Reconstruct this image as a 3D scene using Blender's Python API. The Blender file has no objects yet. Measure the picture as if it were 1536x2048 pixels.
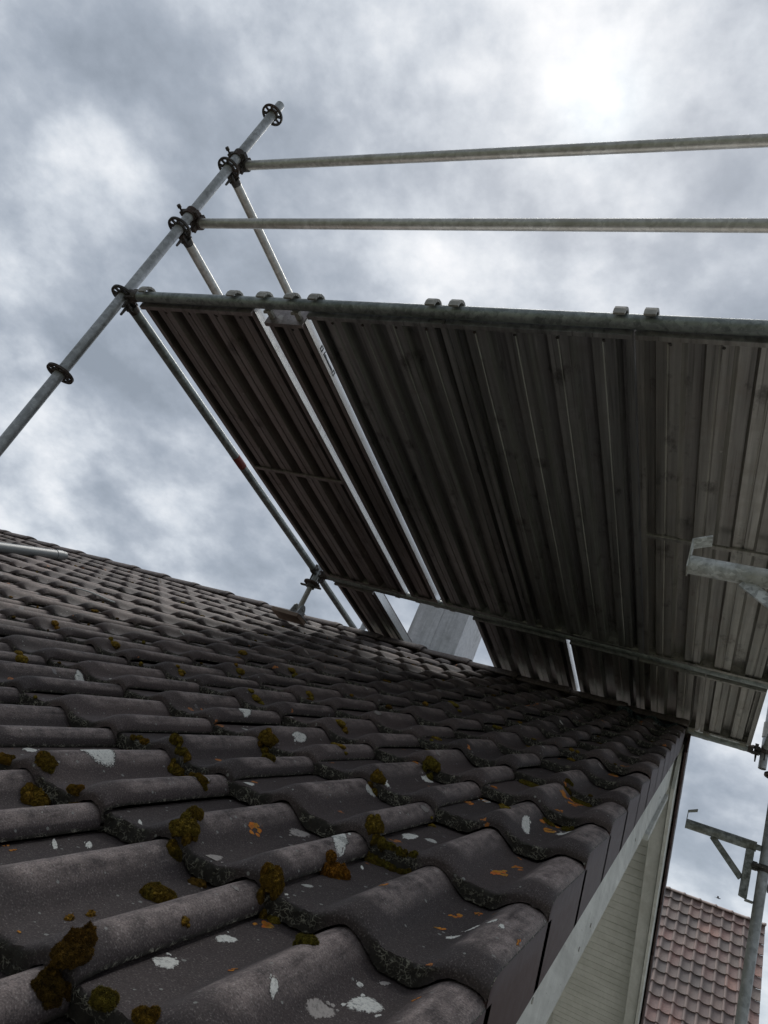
import bpy, bmesh, math, random
import numpy as np
from mathutils import Vector, Matrix, noise
from math import radians, sin, cos, pi, tan, atan2, sqrt

sc = bpy.context.scene
COL = sc.collection
random.seed(7)

# ------------------------------------------------------------------ camera
RC = ((0.877176, 0.283768, 0.387348), (0.168499, 0.57348, -0.801704), (-0.449634, 0.768503, 0.455228))
cam_data = bpy.data.cameras.new("camera")
cam = bpy.data.objects.new("camera", cam_data)
COL.objects.link(cam)
Mc = Matrix(((RC[0][0], -RC[1][0], -RC[2][0], 0), (RC[0][1], -RC[1][1], -RC[2][1], 0),
             (RC[0][2], -RC[1][2], -RC[2][2], 0), (0, 0, 0, 1)))
cam.matrix_world = Mc
cam_data.sensor_fit = 'VERTICAL'
cam_data.sensor_height = 36.0
cam_data.lens = 36.0 * 1471.38 / 2048.0
cam_data.clip_start = 0.02
cam_data.clip_end = 3000
cam_data.dof.use_dof = True
cam_data.dof.focus_distance = 1.9
cam_data.dof.aperture_fstop = 36.0
sc.camera = cam

# ------------------------------------------------------------------ exposure
sc.view_settings.view_transform = 'Standard'
sc.view_settings.look = 'None'
sc.view_settings.exposure = 0.13
sc.view_settings.gamma = 1.0

SUN = Vector((-0.239, 0.454, 0.859)).normalized()
SUN_EL = math.asin(SUN.z)
SUN_AZ = atan2(SUN.x, SUN.y)


# ------------------------------------------------------------------ node helper
class NT:
    def __init__(self, tree):
        self.t = tree
        self.t.nodes.clear()

    def n(self, kind, **kw):
        nd = self.t.nodes.new(kind)
        ins = kw.pop('ins', {})
        for k, v in kw.items():
            setattr(nd, k, v)
        for k, v in ins.items():
            sock = nd.inputs[k]
            if isinstance(v, bpy.types.NodeSocket):
                self.t.links.new(v, sock)
            else:
                sock.default_value = v
        return nd

    def math(self, op, a, b=0.0, c=0.0, clamp=False):
        nd = self.n('ShaderNodeMath', operation=op, use_clamp=clamp)
        for i, v in enumerate((a, b, c)):
            if isinstance(v, bpy.types.NodeSocket):
                self.t.links.new(v, nd.inputs[i])
            else:
                nd.inputs[i].default_value = v
        return nd.outputs[0]

    def mix(self, fac, a, b, mode='MIX'):
        nd = self.n('ShaderNodeMix', data_type='RGBA', blend_type=mode)
        for i, v in ((0, fac), (6, a), (7, b)):
            if isinstance(v, bpy.types.NodeSocket):
                self.t.links.new(v, nd.inputs[i])
            else:
                nd.inputs[i].default_value = v if i == 0 else (tuple(v) + (1,))[:4]
        return nd.outputs[2]

    def ramp(self, fac, stops, interp='LINEAR'):
        nd = self.n('ShaderNodeValToRGB', ins={0: fac})
        cr = nd.color_ramp
        cr.interpolation = interp
        while len(cr.elements) < len(stops):
            cr.elements.new(0.5)
        for e, (p, c) in zip(cr.elements, stops):
            e.position = p
            e.color = (c, c, c, 1) if isinstance(c, (int, float)) else tuple(c) + (1,)
        return nd.outputs[0]

    def noise(self, vec, scale, detail=4.0, rough=0.55, dist=0.0, kind=None):
        nd = self.n('ShaderNodeTexNoise', ins={'Vector': vec, 'Scale': scale, 'Detail': detail,
                                               'Roughness': rough, 'Distortion': dist})
        return nd.outputs['Fac']

    def mapping(self, vec, scale=(1, 1, 1), loc=(0, 0, 0), rot=(0, 0, 0)):
        nd = self.n('ShaderNodeMapping', ins={'Vector': vec, 'Scale': scale, 'Location': loc, 'Rotation': rot})
        return nd.outputs[0]


# ------------------------------------------------------------------ sky
world = bpy.data.worlds.new("World")
sc.world = world
world.use_nodes = True
W = NT(world.node_tree)
tc = W.n('ShaderNodeTexCoord')
D = tc.outputs['Generated']
sep = W.n('ShaderNodeSeparateXYZ', ins={0: D})
zc = W.math('ADD', W.math('MAXIMUM', sep.outputs[2], 0.0), 0.75)
cp = W.n('ShaderNodeVectorMath', operation='SCALE', ins={0: D, 'Scale': W.math('DIVIDE', 1.7, zc)}).outputs[0]
cp = W.mapping(cp, scale=(1, 1, 1.25), loc=(3.3, .4, 1.7))
n1 = W.noise(cp, 1.7, 3, 0.5, 0.2)
n2 = W.noise(W.mapping(cp, loc=(7, 3, 1)), 4.4, 11, 0.56, 0.0)
n3 = W.noise(W.mapping(cp, loc=(2, 9, 4)), 15.0, 8, 0.58, 0.0)


def lobe(d, width, amp):
    d = Vector(d).normalized()
    dp = W.n('ShaderNodeVectorMath', operation='DOT_PRODUCT', ins={0: D, 1: tuple(d)}).outputs['Value']
    e = W.math('MULTIPLY', W.math('SUBTRACT', dp, 1.0), 1.0 / (width * width) * 2.0)
    return W.math('MULTIPLY', W.math('EXPONENT', e), amp)


base = W.math('MULTIPLY_ADD', n1, 0.50, W.math('MULTIPLY', n2, 1.05))
base = W.math('MULTIPLY_ADD', n3, 0.22, W.math('SUBTRACT', base, 0.385))
base = W.math('MULTIPLY_ADD', W.math('SUBTRACT', base, 0.5), 1.35, 0.49)
LOBES = [((-.30, .39, .86), .19, .25), ((-.12, .417, .90), .13, .12), ((-.25, .40, .88), .06, .08), ((-.763, .587, .271), .10, .20),
         ((-.688, .667, .287), .10, .16), ((-.737, .334, .587), .075, .20), ((-.70, .36, .62), .05, .12),
         ((-.461, .566, .683), .12, .14), ((.03, .974, .223), .35, .14), ((-.40, .30, .86), .14, .10), ((-.83, .52, .21), .10, .16),
         ((-.586, .43, .685), .10, -.10), ((-.12, .54, .83), .12, -.10), ((-.757, .542, .40), .11, -.10),
         ((-.80, .36, .485), .09, -.12), ((-.70, .25, .66), .09, -.12), ((-.645, .582, .496), .12, -.13), ((-.62, .33, .71), .07, -.08),
         ((-.245, .47, .845), .07, -.08)]
tot = base
for d, w_, a_ in LOBES:
    tot = W.math('ADD', tot, lobe(d, w_, a_))
cloud = W.ramp(tot, [(0.22, (.26, .30, .355)), (0.40, (.335, .38, .445)), (0.53, (.425, .47, .535)),
                     (0.66, (.565, .61, .67)), (0.82, (.76, .79, .83)), (1.0, (.95, .95, .96))])
# a thin place round the sun: pale blue glow
glow = lobe(SUN, .050, .10)
disc = lobe(SUN, .0042, .22)
cloud = W.mix(W.math('ADD', glow, disc, clamp=True), cloud, (.75, 1.05, 1.15), 'ADD')
horiz = W.ramp(sep.outputs[2], [(0.0, 1.0), (0.25, 0.0)])
cloud = W.mix(W.math('MULTIPLY', horiz, 0.45), cloud, (.56, .64, .71))
sky = W.n('ShaderNodeTexSky', sky_type='NISHITA', sun_disc=False, sun_elevation=SUN_EL, sun_rotation=SUN_AZ,
          air_density=1.0, dust_density=2.0, ozone_density=1.0)
c10 = W.n('ShaderNodeVectorMath', operation='SCALE', ins={0: cloud, 'Scale': 10.0}).outputs[0]
skymix = W.mix(0.95, sky.outputs[0], c10)
# sky dimmed out of view, away from the sun, added to deepen roof contrast
side = W.n('ShaderNodeVectorMath', operation='DOT_PRODUCT', ins={0: D, 1: (-.35, .80, .48)}).outputs['Value']
skymix = W.n('ShaderNodeVectorMath', operation='SCALE', ins={0: skymix, 'Scale': W.ramp(side, [(0.0, .50), (.22, .70), (.55, 1.0)])}).outputs[0]
bg = W.n('ShaderNodeBackground', ins={'Color': skymix, 'Strength': 0.1})
W.n('ShaderNodeOutputWorld', ins={0: bg.outputs[0]})

sd = bpy.data.lights.new("sun", 'SUN')
sd.energy = 1.5
sd.angle = radians(32)
sd.color = (1.0, 0.97, 0.92)
sun = bpy.data.objects.new("sun", sd)
COL.objects.link(sun)
sun.rotation_euler = SUN.to_track_quat('Z', 'Y').to_euler()


# ------------------------------------------------------------------ object helpers
def link(name, me, mats, parent=None, **props):
    o = bpy.data.objects.new(name, me)
    COL.objects.link(o)
    if mats is not None:
        for m in (mats if isinstance(mats, (list, tuple)) else [mats]):
            me.materials.append(m)
    if parent is not None:
        o.parent = parent
    for k, v in props.items():
        o[k] = v
    return o


def thing(name, loc, label, category, group=None):
    o = bpy.data.objects.new(name, None)
    COL.objects.link(o)
    o.location = loc
    o.empty_display_size = 0.1
    o['label'] = label
    o['category'] = category
    if group:
        o['group'] = group
    return o


class MB:
    """collects solid shapes, in the local space of a thing"""

    def __init__(self, off=(0, 0, 0)):
        self.v = []
        self.f = []
        self.s = []
        self.off = Vector(off)

    def add(self, vs, fs, smooth=False):
        b = len(self.v)
        self.v += [Vector(p) - self.off for p in vs]
        self.f += [tuple(b + i for i in f) for f in fs]
        self.s += [smooth] * len(fs)

    def box(self, a, b):
        x0, y0, z0 = a
        x1, y1, z1 = b
        vs = [(x, y, z) for z in (z0, z1) for y in (y0, y1) for x in (x0, x1)]
        self.add(vs, [(0, 2, 3, 1), (4, 5, 7, 6), (0, 1, 5, 4), (2, 6, 7, 3), (0, 4, 6, 2), (1, 3, 7, 5)])

    def bar(self, p, q, w, h, up=(0, 0, 1)):
        """rectangular bar from p to q"""
        p, q = Vector(p), Vector(q)
        d = (q - p).normalized()
        u = Vector(up)
        s = d.cross(u)
        if s.length < 1e-4:
            s = d.cross(Vector((1, 0, 0)))
        s.normalize()
        t = s.cross(d)
        vs = []
        for c in (p, q):
            for a, b in ((-1, -1), (1, -1), (1, 1), (-1, 1)):
                vs.append(c + s * (a * w / 2) + t * (b * h / 2))
        self.add(vs, [(0, 1, 2, 3), (7, 6, 5, 4), (0, 4, 5, 1), (1, 5, 6, 2), (2, 6, 7, 3), (3, 7, 4, 0)])

    def tube(self, p, q, r, n=24, hollow=0.0, r2=None, rings=1, wob=0.0):
        p, q = Vector(p), Vector(q)
        d = (q - p).normalized()
        s = d.orthogonal().normalized()
        t = d.cross(s)
        r2 = r if r2 is None else r2
        vs = []
        for k in range(rings + 1):
            f = k / rings
            c = p.lerp(q, f)
            if wob and 0 < k < rings:
                c = c + s * (wob * sin(f * pi)) * 0.6 + t * wob * sin(f * pi * 2) * .3
            rr = r + (r2 - r) * f
            for i in range(n):
                a = 2 * pi * i / n
                vs.append(c + s * (cos(a) * rr) + t * (sin(a) * rr))
        fs = []
        for k in range(rings):
            for i in range(n):
                j = (i + 1) % n
                fs.append((k * n + i, k * n + j, (k + 1) * n + j, (k + 1) * n + i))
        self.add(vs, fs, True)
        if hollow > 0:
            ri = r - hollow
            for c, dd in ((p, 1), (q, -1)):
                vs = []
                for rr, off in ((r, 0), (ri, 0), (ri, .12)):
                    for i in range(n):
                        a = 2 * pi * i / n
                        vs.append(c + d * (dd * off) + s * (cos(a) * rr) + t * (sin(a) * rr))
                fs = []
                for k in range(2):
                    for i in range(n):
                        j = (i + 1) % n
                        fs.append((k * n + j, k * n + i, (k + 1) * n + i, (k + 1) * n + j))
                self.add(vs, fs)
        else:
            self.add([p + s * (cos(2 * pi * i / n) * r) + t * (sin(2 * pi * i / n) * r) for i in range(n)],
                     [tuple(reversed(range(n)))])
            self.add([q + s * (cos(2 * pi * i / n) * r2) + t * (sin(2 * pi * i / n) * r2) for i in range(n)],
                     [tuple(range(n))])

    def prism(self, pts, d):
        """polygon pts (3d, planar) pushed along vector d"""
        n = len(pts)
        d = Vector(d)
        vs = [Vector(p) for p in pts] + [Vector(p) + d for p in pts]
        fs = [tuple(range(n)), tuple(reversed(range(n, 2 * n)))]
        for i in range(n):
            j = (i + 1) % n
            fs.append((j, i, n + i, n + j))
        self.add(vs, fs)

    def ringplate(self, c, ax, ro, ri, th, n=40):
        c = Vector(c)
        d = Vector(ax).normalized()
        s = d.orthogonal().normalized()
        t = d.cross(s)
        vs = []
        for z in (-th / 2, th / 2):
            for r in (ri, ro):
                for i in range(n):
                    a = 2 * pi * i / n
                    vs.append(c + d * z + s * (cos(a) * r) + t * (sin(a) * r))
        fs = []
        for i in range(n):
            j = (i + 1) % n
            fs += [(i, j, n + j, n + i)[::-1], (2 * n + i, 2 * n + j, 3 * n + j, 3 * n + i),
                   (n + i, n + j, 3 * n + j, 3 * n + i)[::-1], (i, j, 2 * n + j, 2 * n + i)]
        self.add(vs, fs)

    def sphere(self, c, r, n=10):
        c = Vector(c)
        vs = [c + Vector((0, 0, r))]
        for k in range(1, n):
            th = pi * k / n
            for i in range(n * 2):
                a = pi * i / n
                vs.append(c + Vector((sin(th) * cos(a), sin(th) * sin(a), cos(th))) * r)
        vs.append(c - Vector((0, 0, r)))
        m = n * 2
        fs = []
        for i in range(m):
            fs.append((0, 1 + i, 1 + (i + 1) % m))
        for k in range(n - 2):
            for i in range(m):
                a = 1 + k * m + i
                b = 1 + k * m + (i + 1) % m
                fs.append((a, a + m, b + m, b))
        e = len(vs) - 1
        for i in range(m):
            fs.append((e, 1 + (n - 2) * m + (i + 1) % m, 1 + (n - 2) * m + i))
        self.add(vs, fs, True)

    def build(self, name, mat, parent=None, bevel=0.0, **props):
        me = bpy.data.meshes.new(name)
        me.from_pydata([tuple(v) for v in self.v], [], self.f)
        me.polygons.foreach_set('use_smooth', self.s)
        me.update()
        bm = bmesh.new()
        bm.from_mesh(me)
        bmesh.ops.recalc_face_normals(bm, faces=bm.faces)
        bm.to_mesh(me)
        bm.free()
        o = link(name, me, mat, parent, **props)
        if bevel:
            b = o.modifiers.new('bevel', 'BEVEL')
            b.width = bevel
            b.segments = 2
            b.limit_method = 'ANGLE'
            b.angle_limit = radians(50)
        return o


# ------------------------------------------------------------------ materials
def mat_new(name):
    m = bpy.data.materials.new(name)
    m.use_nodes = True
    N = NT(m.node_tree)
    return m, N


def finish(N, color, rough=0.6, metal=0.0, bump=None, bstr=0.3, bdist=0.002, spec=0.5, extra=None):
    ins = {'Base Color': color if isinstance(color, bpy.types.NodeSocket) else tuple(color) + (1,),
           'Roughness': rough, 'Metallic': metal, 'Specular IOR Level': spec}
    if bump is not None:
        b = N.n('ShaderNodeBump', ins={'Height': bump, 'Strength': bstr, 'Distance': bdist})
        ins['Normal'] = b.outputs[0]
    if extra:
        ins.update(extra)
    p = N.n('ShaderNodeBsdfPrincipled', ins=ins)
    N.n('ShaderNodeOutputMaterial', ins={0: p.outputs[0]})


def galv(name, lo, hi, dirt=(.10, .10, .07), dirt_amt=.35, rough=.5, metal=.55, scale=26, rust=0.0):
    m, N = mat_new(name)
    co = N.n('ShaderNodeTexCoord').outputs['Object']
    oi = N.n('ShaderNodeObjectInfo').outputs['Random']
    co = N.n('ShaderNodeVectorMath', operation='ADD', ins={0: co, 1: N.n('ShaderNodeCombineXYZ', ins={0: N.math('MULTIPLY', oi, 9.)}).outputs[0]}).outputs[0]
    vor = N.n('ShaderNodeTexVoronoi', ins={'Vector': co, 'Scale': scale * 2.4}).outputs['Color']
    sepc = N.n('ShaderNodeSeparateColor', ins={0: vor}).outputs[0]
    a = N.noise(co, scale, 6, .62)
    b = N.noise(co, 5.0, 5, .6, .5)
    f = N.math('MULTIPLY_ADD', sepc, .25, N.math('MULTIPLY', a, .75))
    colr = N.mix(N.ramp(f, [(.28, 0.0), (.72, 1.0)]), lo, hi)
    colr = N.mix(N.math('MULTIPLY', N.ramp(b, [(.48, 0.0), (.66, 1.0)]), dirt_amt), colr, dirt)
    sp = N.noise(co, 140, 2, .5)
    colr = N.mix(N.math('MULTIPLY', N.ramp(sp, [(.62, 0.0), (.72, 1.0)]), .5), colr, (.45, .45, .43))
    if rust:
        r_ = N.noise(co, 17, 6, .7)
        colr = N.mix(N.math('MULTIPLY', N.ramp(r_, [(.60, 0.0), (.68, 1.0)]), rust), colr, (.13, .055, .03))
    ro = N.math('MULTIPLY_ADD', a, .35, rough - .15)
    finish(N, colr, ro, metal, a, .25, .001)
    return m


M_GALV = galv("galvanised_steel", (.34, .35, .36), (.62, .64, .65), rough=.45, metal=.5)
M_GALV_OLD = galv("aged_galvanised_steel", (.17, .19, .185), (.42, .455, .44), dirt=(.09, .10, .09), dirt_amt=.5, rough=.42, metal=.65)
M_GALV_RAIL = galv("weathered_rail_steel", (.46, .455, .42), (.74, .73, .69), dirt=(.30, .27, .21), dirt_amt=.4, rough=.40, metal=.6)
M_CAST = galv("dark_cast_steel", (.045, .042, .04), (.12, .11, .10), dirt=(.09, .04, .025), dirt_amt=.6, rough=.6, metal=.5)
M_HOOK = galv("pale_hook_steel", (.33, .32, .29), (.55, .53, .48), dirt=(.16, .13, .10), dirt_amt=.4, rough=.5, metal=.4)
M_BRK = galv("shaded_bracket_zinc", (.10, .11, .10), (.50, .52, .50), dirt=(.12, .11, .06), dirt_amt=.75, rough=.6, metal=.35, scale=34)  # shade on the lower bracket is put into this darker zinc


M_BRK_LIT = galv("lit_mottled_zinc", (.30, .31, .30), (.78, .80, .79), dirt=(.30, .27, .17), dirt_amt=.6, rough=.6, metal=.25, scale=40)  # lighter copy for the near bracket, its light put into the colour

def deck_material(name, lo, hi, tint):
    m, N = mat_new(name)
    co = N.n('ShaderNodeTexCoord').outputs['Object']
    st = N.mapping(co, scale=(30, .9, 30))
    s1 = N.noise(st, 1.0, 5, .6)
    a = N.noise(co, 7, 8, .62, .6)
    g = N.noise(co, 60, 4, .6)
    colr = N.mix(N.ramp(s1, [(.3, 0.), (.7, 1.)]), lo, hi)
    colr = N.mix(N.math('MULTIPLY', N.ramp(a, [(.45, 0.), (.7, 1.)]), .6), colr, tint)
    colr = N.mix(N.math('MULTIPLY', N.ramp(g, [(.62, 0.), (.70, 1.)]), .35), colr, (.35, .34, .32))
    wob = N.n('ShaderNodeVectorMath', operation='MULTIPLY_ADD', ins={0: N.n('ShaderNodeTexNoise', ins={'Vector': co, 'Scale': 30., 'Detail': 4.}).outputs['Color'], 1: (.05, .05, .05), 2: co}).outputs[0]
    vo = N.n('ShaderNodeTexVoronoi', ins={'Vector': wob, 'Scale': 13., 'Randomness': 1.0})
    vc = N.n('ShaderNodeSeparateColor', ins={0: vo.outputs['Color']}).outputs
    spl = N.math('MULTIPLY', N.math('LESS_THAN', vo.outputs['Distance'], N.math('MULTIPLY', vc[1], .16)), N.math('GREATER_THAN', vc[0], .66))
    colr = N.mix(N.math('MULTIPLY', spl, .55), colr, (.50, .48, .44))
    run = N.noise(N.mapping(co, scale=(90, 1.6, 90)), 1.0, 3, .5)
    colr = N.mix(N.math('MULTIPLY', N.ramp(run, [(.60, 0.), (.70, 1.)]), .5), colr, (.07, .06, .055))
    dk = N.noise(N.mapping(co, scale=(1, .5, 1), loc=(4, 2, 0)), 11, 6, .65)
    colr = N.mix(N.math('MULTIPLY', N.ramp(dk, [(.58, 0.), (.70, 1.)]), .6), colr, (.045, .04, .038))
    finish(N, colr, N.math('MULTIPLY_ADD', a, .30, .27), .72, N.math('ADD', g, N.noise(co, 9, 3, .5)), .25, .002)
    return m


M_DECK = deck_material("deck_steel", (.20, .20, .202), (.55, .545, .54), (.32, .30, .285))
M_DECK_YARDLIT = deck_material("yardlit_deck_steel", (.22, .212, .20), (.56, .54, .51), (.36, .32, .285))  # yard light on the right-hand decks, put into a paler, warmer steel
M_DECK_BROWN = deck_material("brown_deck_steel", (.19, .17, .165), (.42, .38, .365), (.28, .225, .205))

m, N = mat_new("aluminium_profile")
co = N.n('ShaderNodeTexCoord').outputs['Object']
a = N.noise(N.mapping(co, scale=(60, 4, 60)), 1.0, 5, .6)
b = N.noise(co, 24, 6, .7)
c_ = N.mix(a, (.80, .80, .78), (.95, .95, .94))
c_ = N.mix(N.math('MULTIPLY', N.ramp(b, [(.56, 0.), (.66, 1.)]), .5), c_, (.40, .39, .34))
finish(N, c_, .26, .8, b, .08, .001)
M_ALU = m


def wood_paint(name, lo, hi, grime, amt):
    m, N = mat_new(name)
    co = N.n('ShaderNodeTexCoord').outputs['Object']
    g = N.noise(N.mapping(co, scale=(30, 2.2, 30)), 1.0, 6, .62)
    a = N.noise(co, 5, 7, .65, .4)
    f = N.noise(N.mapping(co, scale=(120, 14, 120)), 1.0, 4, .7)
    colr = N.mix(N.ramp(g, [(.3, 0.), (.7, 1.)]), lo, hi)
    colr = N.mix(N.math('MULTIPLY', N.ramp(a, [(.42, 0.), (.72, 1.)]), amt), colr, grime)
    colr = N.mix(N.math('MULTIPLY', N.ramp(f, [(.60, 0.), (.70, 1.)]), .55), colr, grime)
    finish(N, colr, .62, 0, g, .35, .0015, spec=.35)
    return m


M_WHITE = wood_paint("white_barge_paint", (.62, .62, .59), (.84, .84, .80), (.34, .34, .31), .55)
M_SOFFIT = wood_paint("grey_soffit_paint", (.66, .66, .62), (.76, .76, .72), (.48, .48, .43), .5)
M_RAFTER = wood_paint("rafter_paint", (.60, .61, .57), (.72, .72, .69), (.38, .38, .33), .5)
M_WOOD = wood_paint("raw_plank_wood", (.24, .17, .13), (.36, .27, .21), (.14, .10, .08), .5)


def lin_mat(name, col, rough=.7, metal=0.0, var=.25, scale=12, bump=.2, bd=.002):
    m, N = mat_new(name)
    co = N.n('ShaderNodeTexCoord').outputs['Object']
    a = N.noise(co, scale, 7, .62)
    c2 = N.mix(a, tuple(x * (1 - var) for x in col), tuple(x * (1 + var) for x in col))
    finish(N, c2, rough, metal, a, bump, bd)
    return m


# roof tiles: speckled concrete
def tile_material(name, far=False):
    m, N = mat_new(name)
    co = N.n('ShaderNodeTexCoord').outputs['Object']
    at = N.n('ShaderNodeAttribute', attribute_name='tcol', attribute_type='GEOMETRY').outputs['Color']
    sp = N.n('ShaderNodeSeparateColor', ins={0: at})
    rnd, hgt, part = sp.outputs
    fine = N.noise(co, 420, 3, .6)
    mid = N.noise(co, 38, 7, .65)
    big = N.noise(co, 3.2, 6, .6, .4)
    streak = N.noise(N.mapping(co, scale=(60, 7, 60)), 1.0, 5, .65)
    colr = N.mix(rnd, (.062, .048, .045), (.132, .098, .090))
    # crowns of the rolls are weathered paler and greyer than the channels
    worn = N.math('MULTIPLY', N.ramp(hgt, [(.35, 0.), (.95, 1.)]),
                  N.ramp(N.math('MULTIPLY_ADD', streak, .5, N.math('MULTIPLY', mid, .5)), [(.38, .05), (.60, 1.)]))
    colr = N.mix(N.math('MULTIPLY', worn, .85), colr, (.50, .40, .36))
    colr = N.mix(N.math('MULTIPLY', N.ramp(big, [(.40, 0.), (.70, 1.)]), .35), colr, (.040, .037, .040))
    # grain
    colr = N.mix(N.ramp(fine, [(.32, .6), (.5, 0.)]), colr, (.022, .020, .020))
    colr = N.mix(N.math('MULTIPLY', N.ramp(fine, [(.57, 0.), (.70, 1.)]), N.math('MULTIPLY_ADD', worn, .6, .30)), colr, (.52, .47, .43))
    # small pale lichen dots and larger blotches
    v1 = N.n('ShaderNodeTexVoronoi', ins={'Vector': co, 'Scale': 75., 'Randomness': 1.0})
    vs = N.n('ShaderNodeSeparateColor', ins={0: v1.outputs['Color']}).outputs
    dot = N.math('MULTIPLY', N.math('LESS_THAN', v1.outputs['Distance'], N.math('MULTIPLY', vs[1], .24)),
                 N.math('GREATER_THAN', vs[0], .72))
    colr = N.mix(N.math('MULTIPLY', dot, .75), colr, (.34, .34, .31))
    dco = N.n('ShaderNodeVectorMath', operation='MULTIPLY_ADD',
              ins={0: N.n('ShaderNodeTexNoise', ins={'Vector': co, 'Scale': 45., 'Detail': 5.}).outputs['Color'],
                   1: (.04, .04, .04), 2: co}).outputs[0]
    v2 = N.n('ShaderNodeTexVoronoi', ins={'Vector': dco, 'Scale': 8.5, 'Randomness': 1.0})
    vs2 = N.n('ShaderNodeSeparateColor', ins={0: v2.outputs['Color']}).outputs
    blot = N.math('MULTIPLY', N.math('LESS_THAN', v2.outputs['Distance'], N.math('MULTIPLY', vs2[1], .15)),
                  N.math('GREATER_THAN', vs2[0], .80))
    blot = N.math('MULTIPLY', blot, N.ramp(mid, [(.36, .3), (.5, 1.)]))
    colr = N.mix(N.math('MULTIPLY', blot, .62), colr, (.33, .32, .31))
    # orange lichen grows in the channels near the gable
    sx = N.n('ShaderNodeSeparateXYZ', ins={0: co}).outputs[0]
    v3 = N.n('ShaderNodeTexVoronoi', ins={'Vector': N.mapping(dco, loc=(3.1, 1.7, 0)), 'Scale': 22., 'Randomness': 1.0})
    vs3 = N.n('ShaderNodeSeparateColor', ins={0: v3.outputs['Color']}).outputs
    org = N.math('MULTIPLY', N.math('LESS_THAN', v3.outputs['Distance'], N.math('MULTIPLY', vs3[1], .30)),
                 N.math('GREATER_THAN', vs3[0], .86))
    org = N.math('MULTIPLY', org, N.ramp(hgt, [(.15, 1.), (.5, 0.)]))
    org = N.math('MULTIPLY', org, N.ramp(mid, [(.42, 0.), (.52, 1.)]))
    colr = N.mix(org, colr, (.55, .20, .05))
    # the smooth side flaps of the verge tiles: plain purple brown
    isflap = N.math('GREATER_THAN', part, .8)
    flapc = N.mix(mid, (.050, .027, .026), (.078, .042, .040))
    colr = N.mix(isflap, colr, flapc)
    # broken front edges: dark with pale crust threads
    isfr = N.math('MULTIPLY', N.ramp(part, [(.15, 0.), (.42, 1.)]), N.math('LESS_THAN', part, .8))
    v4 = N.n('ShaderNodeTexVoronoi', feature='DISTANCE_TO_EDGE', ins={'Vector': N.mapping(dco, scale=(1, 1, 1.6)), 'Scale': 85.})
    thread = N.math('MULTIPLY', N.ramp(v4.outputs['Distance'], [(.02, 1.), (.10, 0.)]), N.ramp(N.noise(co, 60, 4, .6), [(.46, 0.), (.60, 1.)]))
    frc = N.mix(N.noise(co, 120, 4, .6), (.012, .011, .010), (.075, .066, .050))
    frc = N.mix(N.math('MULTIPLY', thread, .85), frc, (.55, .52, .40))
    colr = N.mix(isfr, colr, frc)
    hb = N.math('MULTIPLY_ADD', fine, .55, N.math('MULTIPLY', mid, .9))
    hb = N.math('ADD', hb, N.math('MULTIPLY', thread, N.math('MULTIPLY', isfr, 1.5)))
    hb = N.math('MULTIPLY', hb, N.math('SUBTRACT', 1.0, N.math('MULTIPLY', isflap, .85)))
    ro = N.math('MULTIPLY_ADD', mid, .25, N.math('MULTIPLY_ADD', isflap, -.12, .58))
    finish(N, colr, ro, 0, hb, .75, .0022, spec=.34)
    return m


M_TILE = tile_material("weathered_concrete_tile")


# ------------------------------------------------------------------ the gable roof geometry
TH = 0.4312
CT, ST = cos(TH), sin(TH)
XV, H0, V0, EX = -0.1879, -0.505, 1.4769, 0.3321
YR = 4.9601
ZR = H0 + YR * tan(TH)
VR = YR / CT
KMIN, KMAX = -7, 12          # tile courses on the near slope
TLIFT = 0.033                # how much the front of a tile is raised
TROLL = 0.033
PW = 0.158                   # spacing of the rolls
TW = 2 * PW
UC = -0.038                  # crown of the verge roll


def n_pt(u, v, w):
    """near slope: u along the ridge from the verge, v up the slope, w out of the slope"""
    return Vector((XV + u, v * CT - w * ST, H0 + v * ST + w * CT))


def roll(d, right=False):
    if right:
        return max(0.0, 1 - (abs(d) / .035) ** 2) ** .62 if d < .031 else 0.0
    t = min(1.0, abs(d) / .060)
    return (.5 + .5 * cos(pi * t)) ** .85


def prof(u):
    """height of the tile surface above the channel level (0 .. TROLL)"""
    if u > UC:                          # outer half of the verge roll
        return TROLL - .005 * ((u - UC) / UC) ** 2 - .005 * max(0.0, (u + .009) / .009) ** 2
    h = 0.0
    k = round((UC - u) / PW)
    for j in (k - 1, k, k + 1):
        if j < 0:
            continue
        c = UC - PW * j
        h = max(h, roll(u - c, u > c and j % 2 == 0 and j > 0))
    return TROLL * h


_jit = {}


def jit(i, k):
    if (i, k) not in _jit:
        r = random.Random(i * 7919 + k * 104729 + 11)
        _jit[(i, k)] = (r.uniform(-.0028, .0028), r.uniform(-.0045, .0045), r.uniform(-.007, .007), r.random())
    return _jit[(i, k)]


def surf(u, v):
    """height w of the near roof surface at (u, v)"""
    k = math.floor((v - V0) / EX)
    i = max(0, int(math.floor((-u - .007) / TW)))
    dw, dv, tl, _ = jit(i, k)
    s = (v - (V0 + k * EX + dv)) / EX
    if s < 0:
        k -= 1
        dw, dv, tl, _ = jit(i, k)
        s = (v - (V0 + k * EX + dv)) / EX
    nose = -.015 * max(0.0, 1 - s * EX / .04) ** 2 * prof(u) / TROLL
    return prof(u) - .025 + TLIFT * (1 - s) + dw + tl * (u + TW * i + PW) + nose


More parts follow.
